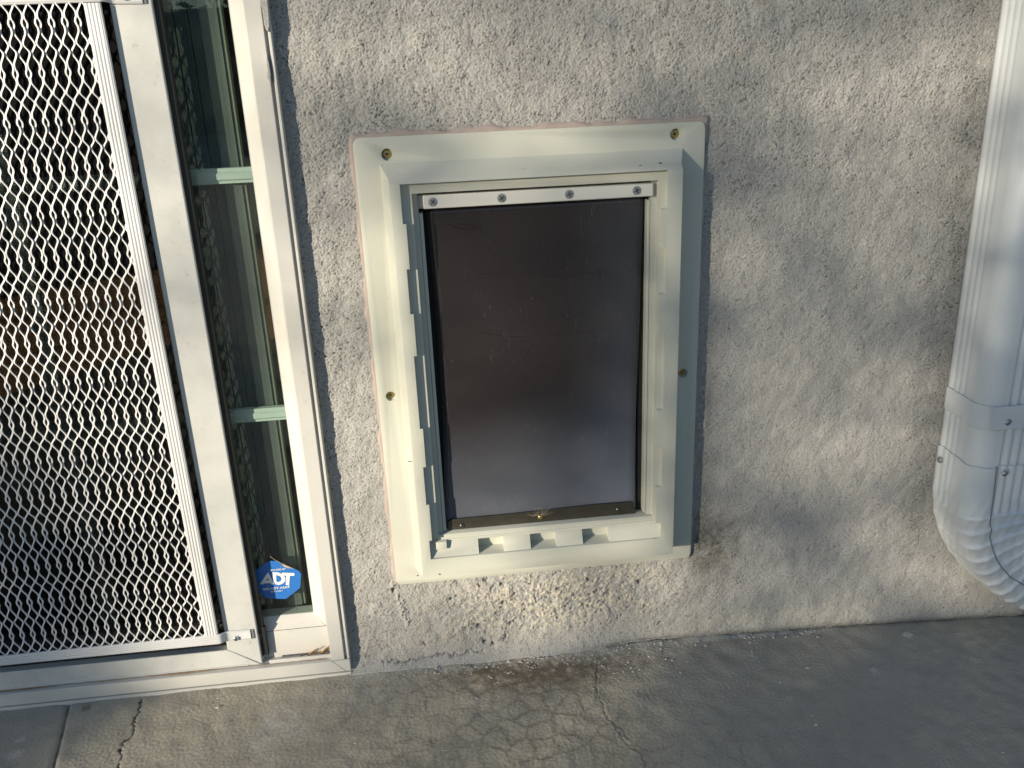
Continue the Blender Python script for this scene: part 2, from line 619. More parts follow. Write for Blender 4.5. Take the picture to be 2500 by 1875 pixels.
hb = hb + 0.0007 * np.exp(-((d2 - 0.003) / 0.0015) ** 2) * ca
Z[sl] += hb
pale = np.zeros(shape)


def spot(px, py, rx, ry, z, v, ragged=0.25, seed=0):
    global pale
    x, y = G(px, py, z)
    r = np.hypot((Xf - x) / rx, (Yf - y) / ry)
    n = band(shape, FS, 0.006, seed=20 + seed)
    n *= ragged
    pale = np.maximum(pale, v * (1 - sstep(0.85, 1.1, r + n)))


R5 = lambda x, y: (1650 + x * .3843, 1400 + y * .3843)
for i, (x, y, rx, ry, v) in enumerate(((1470, 392, 36, 22, .85), (1810, 375, 38, 15, .6), (1900, 420, 26, 12, .4), (1910, 540, 40, 17, .4),
                                       (1260, 635, 30, 22, .55), (480, 515, 22, 22, .4), (725, 785, 24, 14, .35), (1805, 580, 18, 10, .25),
                                       (2110, 400, 40, 16, .2), (2085, 1170, 20, 20, .3))):
    a, b = R5(x, y)
    spot(a, b, rx * .3843 / 2150, ry * .3843 / 1450, -0.02 if x > 1000 else -.01, v, 0.2 if i == 0 else 0.5, i)
for i, (x, y, rx, ry, v) in enumerate(((120, 1490, 30, 12, .55), (95, 1570, 42, 20, .6), (525, 1562, 14, 8, .5), (1120, 1300, 20, 9, .4), (1030, 1330, 16, 7, .4))):
    spot(x * .4069, 1200 + y * .4069, rx * .4069 / 2150, ry * .4069 / 1450, 0, v, 0.4, 30 + i)
# chalky swirl and lime along the wall foot
sw = np.zeros(shape)
for arc in (((1600, 1370), (1640, 1400), (1700, 1390), (1760, 1410), (1800, 1380)), ((1560, 1440), (1600, 1480), (1690, 1470), (1790, 1440), (1830, 1400)),
            ((1640, 1340), (1600, 1400), (1620, 1450), (1700, 1440), (1740, 1400)), ((1690, 1290), (1740, 1320), (1780, 1350)), ((1500, 1500), (1560, 1540), (1560, 1600))):
    dd = polydist(Xf + 2 * wob, Yf + wob, [G(p[0] * .4069, 1200 + p[1] * .4069) for p in arc])
    sw = np.maximum(sw, 0.35 * np.exp(-(dd / 0.003) ** 2) + 0.12 * np.exp(-(dd / 0.012) ** 2))
nA = band(shape, FS, 0.02, seed=41)
nB = band(shape, FS, 0.07, seed=42)
foot = 0.62 * (1 - sstep(0.002, 0.036, -Yf + 0.006 * nA)) * (1 - sstep(0.16, 0.40, Xf)) * sstep(-.16, -.12, Xf)
foot = np.maximum(foot, 0.65 * (1 - sstep(0.002, 0.013, -Yf + 0.002 * nA)) * sstep(.28, .33, Xf) * (1 - sstep(.46, .56, Xf)))
foot = np.maximum(foot, 0.35 * np.exp(-((Xf + .115) / .05) ** 2 - ((Yf + .045) / .03) ** 2) * (0.6 + 0.5 * nA))
streak = 0.07 * sstep(.45, .62, Xf) * np.clip(band(shape, FS, 0.03, seed=44, stretch=(.5, 1)), 0, 2)
pale = np.clip(np.maximum(pale, np.maximum(sw, foot)) + streak, 0, 1)
st = np.zeros((*X.shape, 4))
st[..., 3] = 1
st2 = st.copy()
st[sl][..., 0] = crack
st[sl][..., 1] = pale
cz = np.exp(-((Xf - .06) / .20) ** 2) * sstep(-0.004, -0.03, Yf) * 1.0
cz = np.maximum(cz, .45 * np.exp(-((Xf - .22) / .26) ** 2))
st2[sl][..., 0] = np.clip(cz, 0, 1)
brown = 0.9 * np.exp(-((Xf - .115) / .10) ** 2 - ((Yf + .048) / .028) ** 2) + 0.5 * np.exp(-((Xf - .05) / .05) ** 2 - ((Yf + .028) / .014) ** 2)
brown += 0.35 * np.exp(-((Xf - .33) / .13) ** 2 - ((Yf + .035) / .02) ** 2)
br_spot = G(515 * .4069, 1200 + 1300 * .4069)
brown += 0.8 * (1 - sstep(.8, 1.1, np.hypot((Xf - br_spot[0]) / .0062, (Yf - br_spot[1]) / .0062) + .15 * nA))
st2[sl][..., 1] = np.clip(brown * (1 + .35 * nA), 0, 0.85)
slab_dark = sstep(.14, .34, X + 0.3 * (Y + .1)) * 0.72
slab_dark = np.maximum(slab_dark, 0.25 * sstep(-.40, -.46, X))
st2[..., 2] = slab_dark
st2[sl][..., 2] = np.clip(slab_dark[sl] * (1 + .12 * nB), 0, 1)
ground = put('ground', grid_mesh('ground', np.stack([X, Y, Z], -1), attrs={'stain': st, 'stain_and_dark': st2}), M_concrete)
tag(ground, None, None, kind='structure')
ground['label'] = 'cracked grey concrete slab along the foot of the wall'

# ------------------------------------------------------------------ stucco wall
WS = 0.0011
wx = np.arange(-0.139, 0.93, WS)
wz = np.arange(-0.045, 0.93, WS)
WX, WZ = np.meshgrid(wx, wz)
sh = WX.shape
rough = 0.42 + 0.58 * np.clip(sstep(.30, .70, WZ + 0.18 * (0.25 - WX)) + 0.75 * sstep(-.02, -.12, WX - 0.0) + 0.0, 0, 1)
rough = np.clip(rough + .55 * np.exp(-((WX - .63) / .035) ** 2) * sstep(.05, .15, WZ) + 0.45 * np.exp(-((WX - .13) / .17) ** 2 - ((WZ - .075) / .06) ** 2), 0, 1.15)
f1 = .75 * band(sh, WS, 0.0038, 0.42, seed=51) + .45 * band(sh, WS, 0.0065, 0.45, seed=59)
f1s = band(sh, WS, 0.0060, 0.38, seed=57, stretch=(1.0, 0.5))
f2 = band(sh, WS, 0.013, 0.5, seed=52)
f3 = band(sh, WS, 0.055, 0.6, seed=53)
f4 = band(sh, WS, 0.0028, 0.30, seed=54)
worm = np.tanh(1.0 * f1 + 0.30) - 0.30 * np.clip(-f2 - .3, 0, 2)
amp_ = .45 + .55 * rough
wd = amp_ * (0.00050 * worm + 0.00030 * f4) + 0.00016 * f2 * amp_ + 0.0005 * f3
# chipped patch under the pet door
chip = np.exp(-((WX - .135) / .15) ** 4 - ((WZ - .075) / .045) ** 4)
lump = .7 * band(sh, WS, 0.009, 0.6, seed=55) + .7 * band(sh, WS, 0.022, 0.5, seed=65)
pits = sstep(1.7, 2.4, .7 * band(sh, WS, 0.009, 0.5, seed=56) + .7 * band(sh, WS, 0.03, .5, seed=66)) * chip
wd += chip * 0.0009 * np.tanh(lump * 1.3) - 0.0040 * pits
hole = np.zeros(sh)
for px, py, r in ((1187, 1415, .0040), (1225, 1428, .0030), (1365, 1437, .0035), (1345, 1448, .0030), (1482, 1448, .0040), (1247, 1521, .0036), (1170, 1530, .0045),
                  (1183, 1565, .0040), (1235, 1556, .0034), (962, 1440, .004), (1037, 1570, .0022), (1100, 1463, .0026), (1205, 1572, .003), (1560, 1420, .003), (1610, 1520, .003)):
    hx, hz = U(px, py, 0)
    hole = np.maximum(hole, np.exp(-((WX - hx + .001 * lump) ** 2 + (WZ - hz + .001 * f2) ** 2) / (r * r) * 1.6))
wd -= 0.0045 * hole
ridge = polydist(WX + .001 * f2, WZ + .001 * f2, [U(962, 1425, 0), U(978, 1470, 0), U(993, 1520, 0)])
wd += 0.0016 * np.exp(-(ridge / .004) ** 2) * (1 + .5 * f1)
# foot of the wall: smeared on to the slab at the left, open joint at the right
left = 1 - sstep(.10, .30, WX)
zz = WZ - gz(WX)
wd *= 1 - .75 * left * np.exp(-np.clip(zz, 0, 1) / 0.012)
wd += left * 0.014 * np.exp(-np.clip(zz, 0, 1) / 0.009)
wd += (1 - left) * 0.0012 * np.exp(-(np.clip(zz - .012, -1, 1) / 0.010) ** 2)
seam = polydist(WX, WZ + .0012 * f2 + .001 * f3, [U(935, 1622, -.01), U(1040, 1612, -.01), U(1180, 1597, -.01)])
wd -= 0.003 * np.exp(-(seam / .0016) ** 2)
wd -= 0.0012 * np.exp(-np.clip(zz, 0, 1) / .004) * (1 - left)
edge = sstep(.006, .0, WX + .1345)
rz = np.maximum(WZ, gz(WX) + 0.0025 + 0.0012 * np.tanh(f2))
PZ = np.where(WX > .20, rz, WZ)
stain_and_light = np.zeros((*sh, 4))
stain_and_light[..., 3] = 1
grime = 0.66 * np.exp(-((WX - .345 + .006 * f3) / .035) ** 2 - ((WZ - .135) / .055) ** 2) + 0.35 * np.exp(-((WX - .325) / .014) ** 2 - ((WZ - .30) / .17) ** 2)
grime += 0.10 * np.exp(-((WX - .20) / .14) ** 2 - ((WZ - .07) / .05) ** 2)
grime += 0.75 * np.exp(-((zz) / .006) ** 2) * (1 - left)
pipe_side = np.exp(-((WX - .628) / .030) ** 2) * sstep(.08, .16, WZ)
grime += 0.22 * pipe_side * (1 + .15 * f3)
stain_and_light[..., 0] = np.clip(grime * (1 + .16 * f2) + (0.10 + 0.50 * rough) * sstep(0.1, 1.1, -worm - .25 * f4) * (.65 + .35 * f3) + .38 * sstep(1.6, 2.4, -f1 * .9 - .7 * f2) * (.4 + .6 * rough), 0, .95)  # grime, plus shade painted into the crevices
bloom_sun = 0.28 * np.exp(-((zz - .022) / .016) ** 2) * sstep(.18, .36, WX) * (1 - sstep(.48, .70, WX))
bloom_sun += 0.30 * np.exp(-((WX - .323) / .006) ** 2 - ((WZ - .33) / .07) ** 2) * (f2 > .3)
bloom_sun += 0.16 * np.exp(-((WX - .0) / .14) ** 2 - ((WZ - .03) / .03) ** 2)
bloom_sun += 0.45 * chip * sstep(-.8, .6, f2 + f3) + 0.40 * chip * sstep(1.0, 1.8, band(sh, WS, 0.016, 0.4, seed=58))  # pale warm tone paints sunlight into the chipped patch
stain_and_light[..., 1] = np.clip(bloom_sun * (1 + .3 * f2), 0, .8)
stain_and_light[..., 2] = np.clip(0.75 * hole * (hole > .3) + 0.5 * pits + 0.8 * np.exp(-(seam / .0009) ** 2) * sstep(-1.2, .2, f2), 0, .9)
HX0, HX1, HZ0, HZ1 = 0.030, 0.220, 0.215, 0.560
cx_, cz_ = 0.5 * (WX[:-1, :-1] + WX[1:, 1:]), 0.5 * (WZ[:-1, :-1] + WZ[1:, 1:])
keep = ~((cx_ > HX0) & (cx_ < HX1) & (cz_ > HZ0) & (cz_ < HZ1))
wall = put('stucco_wall', grid_mesh('stucco_wall', np.stack([WX, -wd, PZ], -1), keep, {'stain': stain_and_light}), M_stucco)
tag(wall, 'rough grey-beige stucco house wall around the pet flap, chipped and stained below it', 'wall')
bm = bmesh.new()
bx(bm, -0.139, HX0, 0.006, 0.12, -.28, 2.7)
bx(bm, HX1, 3.2, 0.006, 0.12, -.28, 2.7)
bx(bm, HX0, HX1, 0.006, 0.12, -.28, HZ0)
bx(bm, HX0, HX1, 0.006, 0.12, HZ1, 2.7)
bx(bm, -4.4, -0.139, 0.006, 0.12, 2.06, 2.7)
bx(bm, -7.0, -4.4, 0.006, 0.12, -.28, 2.7)
bx(bm, 0.93, 3.2, -0.0005, 0.0055, -.28, 0.93)
bx(bm, -0.139, 3.2, -0.0005, 0.0055, 0.93, 2.7)
from_bm('wall_core', bm, M_stucco, wall)
# stucco smeared over the edge of the door jamb
for k, pts in enumerate(([(632, -20), (636, 10), (640, 22), (645, 60), (650, 74), (655, 78), (659, 60), (655, 20), (652, -20)],
                         [(652, 132), (649, 145), (652, 170), (651, 188), (658, 200), (662, 202), (661, 180), (658, 160)])):
    bm = bmesh.new()
    prism_xz(bm, [U(px, py, -.014) for px, py in pts], -.0146, -.0085)
    from_bm('stucco_smear', bm, M_stucco, wall, bevel=.0006)

# ------------------------------------------------------------------ sliding patio door
door = thing('patio_door', 'white-framed glass patio door left of the wall panel, blue sticker low on its pane', 'door', loc=(-.16, 0, 0))


def rel(o, parent):
    o.parent = parent
    o.matrix_parent_inverse = Matrix.Translation(-parent.location)
    return o


def dpart(name, bm, mat, bevel=0.0008, parent=None, **k):
    o = from_bm(name, bm, mat, None, bevel=bevel, **k)
    p = parent or door
    if p is door:
        rel(o, p)
    else:
        o.parent = p
    return o


DT = 2.05
# jamb: face, groove, outer lip
bm = bmesh.new()
sweep_z(bm, [(-.158, .10), (-.158, -.013), (-.1408, -.013), (-.1408, -.0075), (-.1378, -.0075), (-.1378, -.0118), (-.1345, -.0118), (-.1345, .004), (-.139, .10)], .0245, DT)
dpart('jamb', bm, M_frame)
# sill: same section laid along x, mitred visually by the face joint
bm = bmesh.new()
prof = [(.10, .0235), (-.003, .0235), (-.013, .0243), (-.013, .0063), (-.0075, .0063), (-.0075, .0042), (-.0120, .0042), (-.0120, -.004), (.10, -.004)]
a = [bm.verts.new((-4.4, y, z)) for y, z in prof]
b = [bm.verts.new((-.1345, y, z)) for y, z in prof]
bm.faces.new(a)
bm.faces.new(b[::-1])
for i in range(len(a)):
    bm.faces.new((a[i], a[(i + 1) % len(a)], b[(i + 1) % len(a)], b[i]))
sill = dpart('sill', bm, M_frame)
bm = bmesh.new()
bx(bm, -4.4, -.1345, -.013, .10, DT, DT + .04)
dpart('head_frame', bm, M_frame)
bm = bmesh.new()
bx(bm, -4.4, -4.36, -.013, .10, .0245, DT)
dpart('jamb', bm, M_frame)
# raised track lips on the sill
bm = bmesh.new()
bx(bm, -4.36, -.262, -.0045, -.0025, .0236, .0262)
bx(bm, -.2365, -.158, -.0060, -.0035, .0236, .0292)
dpart('track', bm, M_frame, .0005)
# dirt packed along the track
bm = bmesh.new()
pr_ = None
for i in range(140):
    x_ = -1.2 + i * (1.035 / 139)
    w0 = -.0078 + .0016 * math.sin(i * .37) * math.sin(i * .11 + 1) + .0012 * random.random()
    w1 = max(w0 + .0003, -.0062 + .0014 * math.sin(i * .23) + .0006 * random.random())
    row = [bm.verts.new((x_, w0, .02415)), bm.verts.new((x_, (w0 + w1) / 2, .0247 + .0005 * random.random())), bm.verts.new((x_, w1, .0246))]
    if pr_:
        for j in (0, 1):
            bm.faces.new((pr_[j], pr_[j + 1], row[j + 1], row[j]))
    pr_ = row
dpart('track_dirt', bm, plain('brown_track_dirt', (.27, .20, .14), .95, noise=.6, scale=90), 0)
# hairline mitre joint between jamb and sill
bm = bmesh.new()
prism_xz(bm, [(-.1580, .0247), (-.1575, .0247), (-.1406, .0066), (-.1411, .0066)], -.01315, -.0128)
dpart('mitre_joint', bm, M_black, 0)

# fixed sash: flat, then bevel down to the pane, mitred corner
bm = bmesh.new()
ZB0, ZB1, ZB2 = .0236, .064, .0795      # rail bottom, bevel foot, glass line
XS0, XS1 = -.1625, -.1775
YF, YG = .008, .0185
q = lambda *p: bm.faces.new([bm.verts.new(v) for v in p])
q((-4.36, YF, ZB0), (XS0, YF, ZB0), (XS0, YF, ZB1), (-4.36, YF, ZB1))
q((XS0, YF, ZB0), (-.150, YF, ZB0), (-.150, YF, DT), (XS0, YF, DT))
q((-4.36, YF, ZB1), (XS0, YF, ZB1), (XS1, YG, ZB2), (-4.36, YG, ZB2))
q((XS0, YF, ZB1), (XS0, YF, DT), (XS1, YG, DT), (XS1, YG, ZB2))
q((-4.36, YG, ZB2), (XS1, YG, ZB2), (XS1, .034, ZB2), (-4.36, .034, ZB2))
q((XS1, YG, ZB2), (XS1, YG, DT), (XS1, .034, DT), (XS1, .034, ZB2))
q((-4.36, .034, ZB0), (-.150, .034, ZB0), (-.150, .034, ZB2), (-4.36, .034, ZB2))
q((XS1, .034, ZB2), (-.150, .034, ZB2), (-.150, .034, DT), (XS1, .034, DT))
bmesh.ops.remove_doubles(bm, verts=bm.verts, dist=1e-5)
sash = dpart('sash_frame', bm, M_frame, .0009)
bm = bmesh.new()
prism_xz(bm, [(XS0 - .0002, ZB1 - .0002), (XS0 + .0004, ZB1), (XS1 + .0004, ZB2), (XS1 - .0002, ZB2 + .0002)], 0, .0002)
for v in bm.verts:
    t = (v.co.z - ZB1) / (ZB2 - ZB1)
    v.co.y += YF + (YG - YF) * t - .0003
dpart('mitre_joint', bm, M_black, 0, parent=None)
bm = bmesh.new()
bx(bm, -4.36, XS0, YF - .0002, YF + .0003, ZB1 - .0007, ZB1 - .0001)
dpart('rail_joint', bm, M_black, 0)
# glass pane
bm = bmesh.new()
bx(bm, -4.36, XS1 + .0002, .0170, .0205, ZB2 + .0, DT)
pane = dpart('glass_pane', bm, M_glass, 0)
# muntins between the panes: long bars with a raised middle
for z0 in (.6307, .3540, .9100, 1.19, 1.47, 1.75):
    bm = bmesh.new()
    pr = [(.0225, -.0082), (.0225, -.0050), (.0212, -.0040), (.0212, .0022), (.0225, .0036), (.0225, .0082), (.030, .0082), (.030, -.0082)]
    a = [bm.verts.new((-4.36, y, z0 + z)) for y, z in pr]
    b = [bm.verts.new((XS1 - .0003, y, z0 + z)) for y, z in pr]
    bm.faces.new(a)
    bm.faces.new(b[::-1])
    for i in range(8):
        bm.faces.new((a[i], a[(i + 1) % 8], b[(i + 1) % 8], b[i]))
    dpart('muntin', bm, M_muntin, .0004)
for x0 in (-.430, -.72, -1.01, -2.0, -3.0):
    bm = bmesh.new()
    bx(bm, x0 - .008, x0 + .008, .0228, .0297, ZB2, DT)
    dpart('muntin', bm, M_muntin, .0005)
# inner sliding panel behind the pane
bm = bmesh.new()
sweep_z(bm, [(-.285, .075), (-.285, .055), (-.2425, .055), (-.2425, .058), (-.2412, .058), (-.2412, .055), (-.2275, .055), (-.2275, .060), (-.2265, .060), (-.2265, .055), (-.2100, .055), (-.2100, .075)], .045, DT)
dpart('inner_stile', bm, M_innerdark, .0005)
bm = bmesh.new()
sweep_z(bm, [(-.2112, .050), (-.2112, .0335), (-.2000, .0328), (-.1980, .0340), (-.1925, .0340), (-.1925, .050)], .0815, DT)
dpart('interlock_stile', bm, M_inner, .0005)
bm = bmesh.new()
bx(bm, -.1921, -.1885, .036, .048, .0815, DT)
dpart('glass_edge_trim', bm, plain('aged_trim', (.24, .26, .21), .4), .0005)
bm = bmesh.new()
bx(bm, -4.36, -.160, .056, .075, .030, .072)
dpart('inner_rail', bm, plain('dark_rail', (.05, .055, .05), .5), .001)

# security sticker
SY = .0166
st_pts = [(240, 590), (640, 300), (790, 245), (960, 258), (1110, 320), (1170, 420), (1360, 480), (1500, 488), (1660, 565), (1722, 650), (1700, 1080), (1250, 1432), (650, 1418), (290, 1120), (225, 850)]
Z5 = lambda p: (600 + p[0] * .07835, 1350 + p[1] * .07835)
M_blue = plain('sticker_blue', (0.030, 0.165, 0.52), 0.35, noise=0.05)
M_white = plain('sticker_white', (0.80, 0.80, 0.76), 0.4, noise=0.03)
bm = bmesh.new()
prism_xz(bm, [U(*Z5(p), SY) for p in st_pts], SY, SY + .0003)
sticker = dpart('security_sticker', bm, M_blue, 0)
sticker['label'] = 'blue eight-sided sticker with white lettering, torn at its upper edge'


def text(txt, px, py, w, h, name, bold=0.0, dy=.0003, mat=None):
    """flat lettering standing on the pane, centred at a sticker position; w, h in metres"""
    cu = bpy.data.curves.new(name, 'FONT')
    cu.body = txt
    cu.align_x = 'CENTER'
    cu.align_y = 'CENTER'
    cu.extrude = 0.00008
    cu.offset = bold
    cu.resolution_u = 6
    o = bpy.data.objects.new(name, cu)
    COL.objects.link(o)
    bpy.context.view_layer.update()
    dg = bpy.context.evaluated_depsgraph_get()
    me = bpy.data.meshes.new_from_object(o.evaluated_get(dg))
    bpy.data.objects.remove(o)
    co = np.zeros(len(me.vertices) * 3)
    me.vertices.foreach_get('co', co)
    co = co.reshape(-1, 3)
    mn, mx = co.min(0), co.max(0)
    cx, cz = U(*Z5((px, py)), SY)
    n = np.zeros_like(co)
    n[:, 0] = cx + ((co[:, 0] - mn[0]) / (mx[0] - mn[0]) - .5) * w
    n[:, 2] = cz + ((co[:, 1] - mn[1]) / (mx[1] - mn[1]) - .5) * h
    n[:, 1] = SY - dy - (co[:, 2] - mn[2]) * 1.0
    me.vertices.foreach_set('co', n.reshape(-1))
    ob = put(name, me, mat or M_white)
    rel(ob, sticker)
    ob.parent = sticker
    ob.matrix_parent_inverse = Matrix.Identity(4)
    return ob


bpy.context.view_layer.update()
u_ = .07835 / 2290.0
v_ = .07835 / 1965.0
# the three large letters are drawn as outlines: wide A, round D, T
bm = bmesh.new()


def letter(outer, inner=None):
    o_ = [bm.verts.new((x, 0, z)) for x, z in outer]
    if inner is None:
        bm.faces.new(o_)
        return
    i_ = [bm.verts.new((x, 0, z)) for x, z in inner]
    n, m_ = len(o_), len(i_)
    e = [bm.edges.new((o_[k], o_[(k + 1) % n])) for k in range(n)] + [bm.edges.new((i_[k], i_[(k + 1) % m_])) for k in range(m_)]
    bmesh.ops.triangle_fill(bm, edges=e, use_beauty=True)


P5 = lambda pts: [U(*Z5(p), SY) for p in pts]
letter(P5([(700, 595), (885, 975), (815, 975), (745, 930), (590, 945), (530, 970), (435, 968)]), P5([(690, 780), (740, 855), (635, 855)]))
letter(P5([(835, 595), (1000, 600), (1110, 640), (1190, 710), (1240, 790), (1225, 880), (1150, 950), (1040, 990), (940, 975), (885, 900), (855, 780)]),
       P5([(950, 690), (1040, 700), (1105, 755), (1120, 830), (1070, 890), (990, 905), (955, 880)]))
letter(P5([(1130, 608), (1520, 625), (1515, 705), (1375, 705), (1352, 1003), (1245, 995), (1262, 705), (1135, 690)]))
for v in bm.verts:
    v.co.y = SY - .0004
r_ = bmesh.ops.extrude_face_region(bm, geom=bm.faces[:])
for g_ in r_['geom']:
    if isinstance(g_, bmesh.types.BMVert):
        g_.co.y += .00025
lt = from_bm('lettering', bm, M_white)
lt.parent = sticker
text('800.ADT.ASAP', 955, 1090, 985 * u_, 78 * v_, 'phone_number', .012)
text('SECURED BY', 1000, 515, 580 * u_, 58 * v_, 'small_text', .015)
text('ADT.COM', 950, 1190, 450 * u_, 46 * v_, 'web_address', .012)
bm = bmesh.new()
prism_xz(bm, P5([(1115, 330), (1500, 490), (1400, 480), (1290, 470), (1180, 425)]), SY - .00015, SY + .0002)
tp = from_bm('torn_paper', bm, plain('torn_paper', (.42, .36, .30), .9))
tp.parent = sticker

# ------------------------------------------------------------------ sliding screen door with its pet guard
sd = thing('screen_door', 'grey-white sliding screen door with dark insect mesh behind the white diamond guard', 'screen door', loc=(-.27, 0, .022))


def spart(name, bm, mat, bevel=0.0012, **k):
    return rel(from_bm(name, bm, mat, None, bevel=bevel, **k), sd)


SF, SB = -.004, .013
bm = bmesh.new()
prism_xz(bm, [(-.2857, .0505), (-.2455, .0232), (-.2455, 2.03), (-.2857, 2.0)], SF, SB)
spart('stile', bm, M_screen, .0014)
bm = bmesh.new()
prism_xz(bm, [(-1.125, .0225), (-.2459, .0225), (-.2861, .0500), (-1.085, .0500), (-1.125, .0500)], SF, SB)
spart('bottom_rail', bm, M_screen, .0010)
bm = bmesh.new()
prism_xz(bm, [(-1.125, .0505), (-1.085, .0505), (-1.085, 2.0), (-1.125, 2.0)], SF, SB)
spart('stile', bm, M_screen, .0014)
bm = bmesh.new()
prism_xz(bm, [(-1.125, 2.0005), (-.2861, 2.0005), (-.2459, 2.035), (-1.125, 2.035)], SF, SB)
spart('top_rail', bm, M_screen)
bm = bmesh.new()
bx(bm, -1.085, -.2858, .0062, .0066, .0502, 2.0)
spart('insect_screen', bm, M_insect, 0)
bm = bmesh.new()
sweep_z(bm, [(-.2453, -.0005), (-.2395, .0010), (-.2385, .0035), (-.2395, .0125), (-.2453, .0125)], .066, 2.0)
spart('pile_seal', bm, M_black, .0004)
bm = bmesh.new()
prism_xz(bm, [U(px, py, .003) for px, py in ((637, 1531), (647, 1529), (652, 1562), (657, 1598), (648, 1594), (642, 1601), (639, 1570))], .0005, .0070)
spart('rubber_end', bm, M_black, .0005)

guard = thing('pet_guard', 'white expanded-metal guard with ribbed edge strips screwed over the lower screen door', 'guard', loc=(-.30, -.01, .066))


def ribbed(bm, c0, c1, along, a0, a1, yf=-.0140, yb=-.0108):
    """flat strip with four raised ribs; along 'z' or 'x'"""
    n = 4
    w = c1 - c0
    prof = [(c0, yb), (c0, yf + .0012), (c0 + .0008, yf + .0004)]
    for k in range(n):
        s0 = c0 + .0012 + (w - .0024) * k / n
        s1 = c0 + .0012 + (w - .0024) * (k + 1) / n
        prof += [(s0 + .0004, yf + .0005), (s0 + .0010, yf), (s1 - .0010, yf), (s1 - .0004, yf + .0005)]
    prof += [(c1 - .0008, yf + .0004), (c1, yf + .0012), (c1, yb)]
    mk = (lambda c, y, t: (c, y, t)) if along == 'z' else (lambda c, y, t: (t, y, c))
    a = [bm.verts.new(mk(c, y, a0)) for c, y in prof]
    b = [bm.verts.new(mk(c, y, a1)) for c, y in prof]
    bm.faces.new(a)
    bm.faces.new(b[::-1])
    for i in range(len(a)):
        bm.faces.new((a[i], a[(i + 1) % len(a)], b[(i + 1) % len(a)], b[i]))
    return a, b


def gpart(name, bm, mat, bevel=0.0003, **k):
    return rel(from_bm(name, bm, mat, None, bevel=bevel, **k), guard)


bm = bmesh.new()
ribbed(bm, -.3068, -.2908, 'z', .0806, .8015)
gpart('edge_strip', bm, M_guard)
bm = bmesh.new()
ribbed(bm, -1.08, -1.064, 'z', .0806, .8015)
gpart('edge_strip', bm, M_guard)


def end_strip(z0, z1):
    """horizontal strip whose end is pressed back on to the stile and screwed"""
    bm = bmesh.new()
    n = 4
    w = z1 - z0
    prof = [(z0, 0), (z0, -.0020), (z0 + .0008, -.0028)]
    for k in range(n):
        s0 = z0 + .0012 + (w - .0024) * k / n
        s1 = z0 + .0012 + (w - .0024) * (k + 1) / n
        prof += [(s0 + .0004, -.0027), (s0 + .0010, -.0032), (s1 - .0010, -.0032), (s1 - .0004, -.0027)]
    prof += [(z1 - .0008, -.0028), (z1, -.0020), (z1, 0)]
    st_ = [(-1.10, -.0108, 1), (-.2915, -.0108, 1), (-.2885, -.0100, .96), (-.2855, -.0072, .94), (-.2828, -.0048, .98), (-.2790, -.0042, 1), (-.2535, -.0042, 1)]
    zc = (z0 + z1) / 2
    rings = [[bm.verts.new((x, yb + y * (1 if i < 5 else .72), zc + (z - zc) * sc_ + (-.0006 * max(0, i - 2)))) for z, y in prof] for i, (x, yb, sc_) in enumerate(st_)]
    for a, b in zip(rings, rings[1:]):
        for i in range(len(a)):
            bm.faces.new((a[i], a[(i + 1) % len(a)], b[(i + 1) % len(a)], b[i]))
    bm.faces.new(rings[0])
    bm.faces.new(rings[-1][::-1])
    return bm


gpart('bottom_strip', end_strip(.0664, .0804), M_guard)
gpart('top_strip', end_strip(.8020, .8160), M_guard)
for zt in (.0708, .8065):
    bm = bmesh.new()
    bx(bm, -.2533, -.2495, -.0052, -.0041, zt - .0068, zt + .0068)
    gpart('clip_end', bm, plain('grey_clip_plastic', (.16, .17, .19), .6), .0014, seg=3, angle=30)


def phillips(bm, cx, y, cz, r, ang, half=.55, wd_=.16):
    for k in (0, 1):
        a_ = ang + k * math.pi / 2
        c_, s_ = math.cos(a_), math.sin(a_)
        p = []
        for lx, lz in ((-half, -wd_ * .5), (half, -wd_ * .5), (half, wd_ * .5), (-half, wd_ * .5)):
            p.append((cx + r * (lx * c_ - lz * s_), cz + r * (lx * s_ + lz * c_)))
        prism_xz(bm, p, y - .00004 * (1 + k), y + .0005)


def screw(parent, cx, y, cz, r, mat, ang=.6, dome=.0007, style='cross', name='screw'):
    bm = bmesh.new()
    lathe_y(bm, cx, cz, [(r, y + .0012), (r, y), (r * .9, y - dome * .45), (r * .6, y - dome * .85), (r * .25, y - dome), (0, y - dome)])
    s = rel(from_bm(name, bm, mat, None, smooth='auto'), parent)
    bm = bmesh.new()
    if style == 'cross':
        phillips(bm, cx, y - dome, cz, r, ang)
    elif style == 'slot':
        c_, s_ = math.cos(ang), math.sin(ang)
        prism_xz(bm, [(cx + r * (a * c_ - b * s_), cz + r * (a * s_ + b * c_)) for a, b in ((-.9, -.09), (.9, -.09), (.9, .09), (-.9, .09))], y - dome - .00004, y)
    else:
        prism_xz(bm, [(cx + r * .36 * math.cos(ang + k * math.pi / 3), cz + r * .36 * math.sin(ang + k * math.pi / 3)) for k in range(6)], y - dome - .00005, y)
    o = from_bm('screw_recess', bm, M_recess, None)
    o.parent = s
    o.matrix_parent_inverse = Matrix.Identity(4)
    return s


screw(guard, *[(lambda a: a[0])(U(576, 1560, -.008))], -.0080, U(576, 1560, -.008)[1], .0034, plain('chrome_screw', (.75, .76, .78), .12, 1.0, noise=.02), .9, .0016)
screw(guard, -.2690, -.0080, .8065, .0034, M_zinc, .3, .0016)

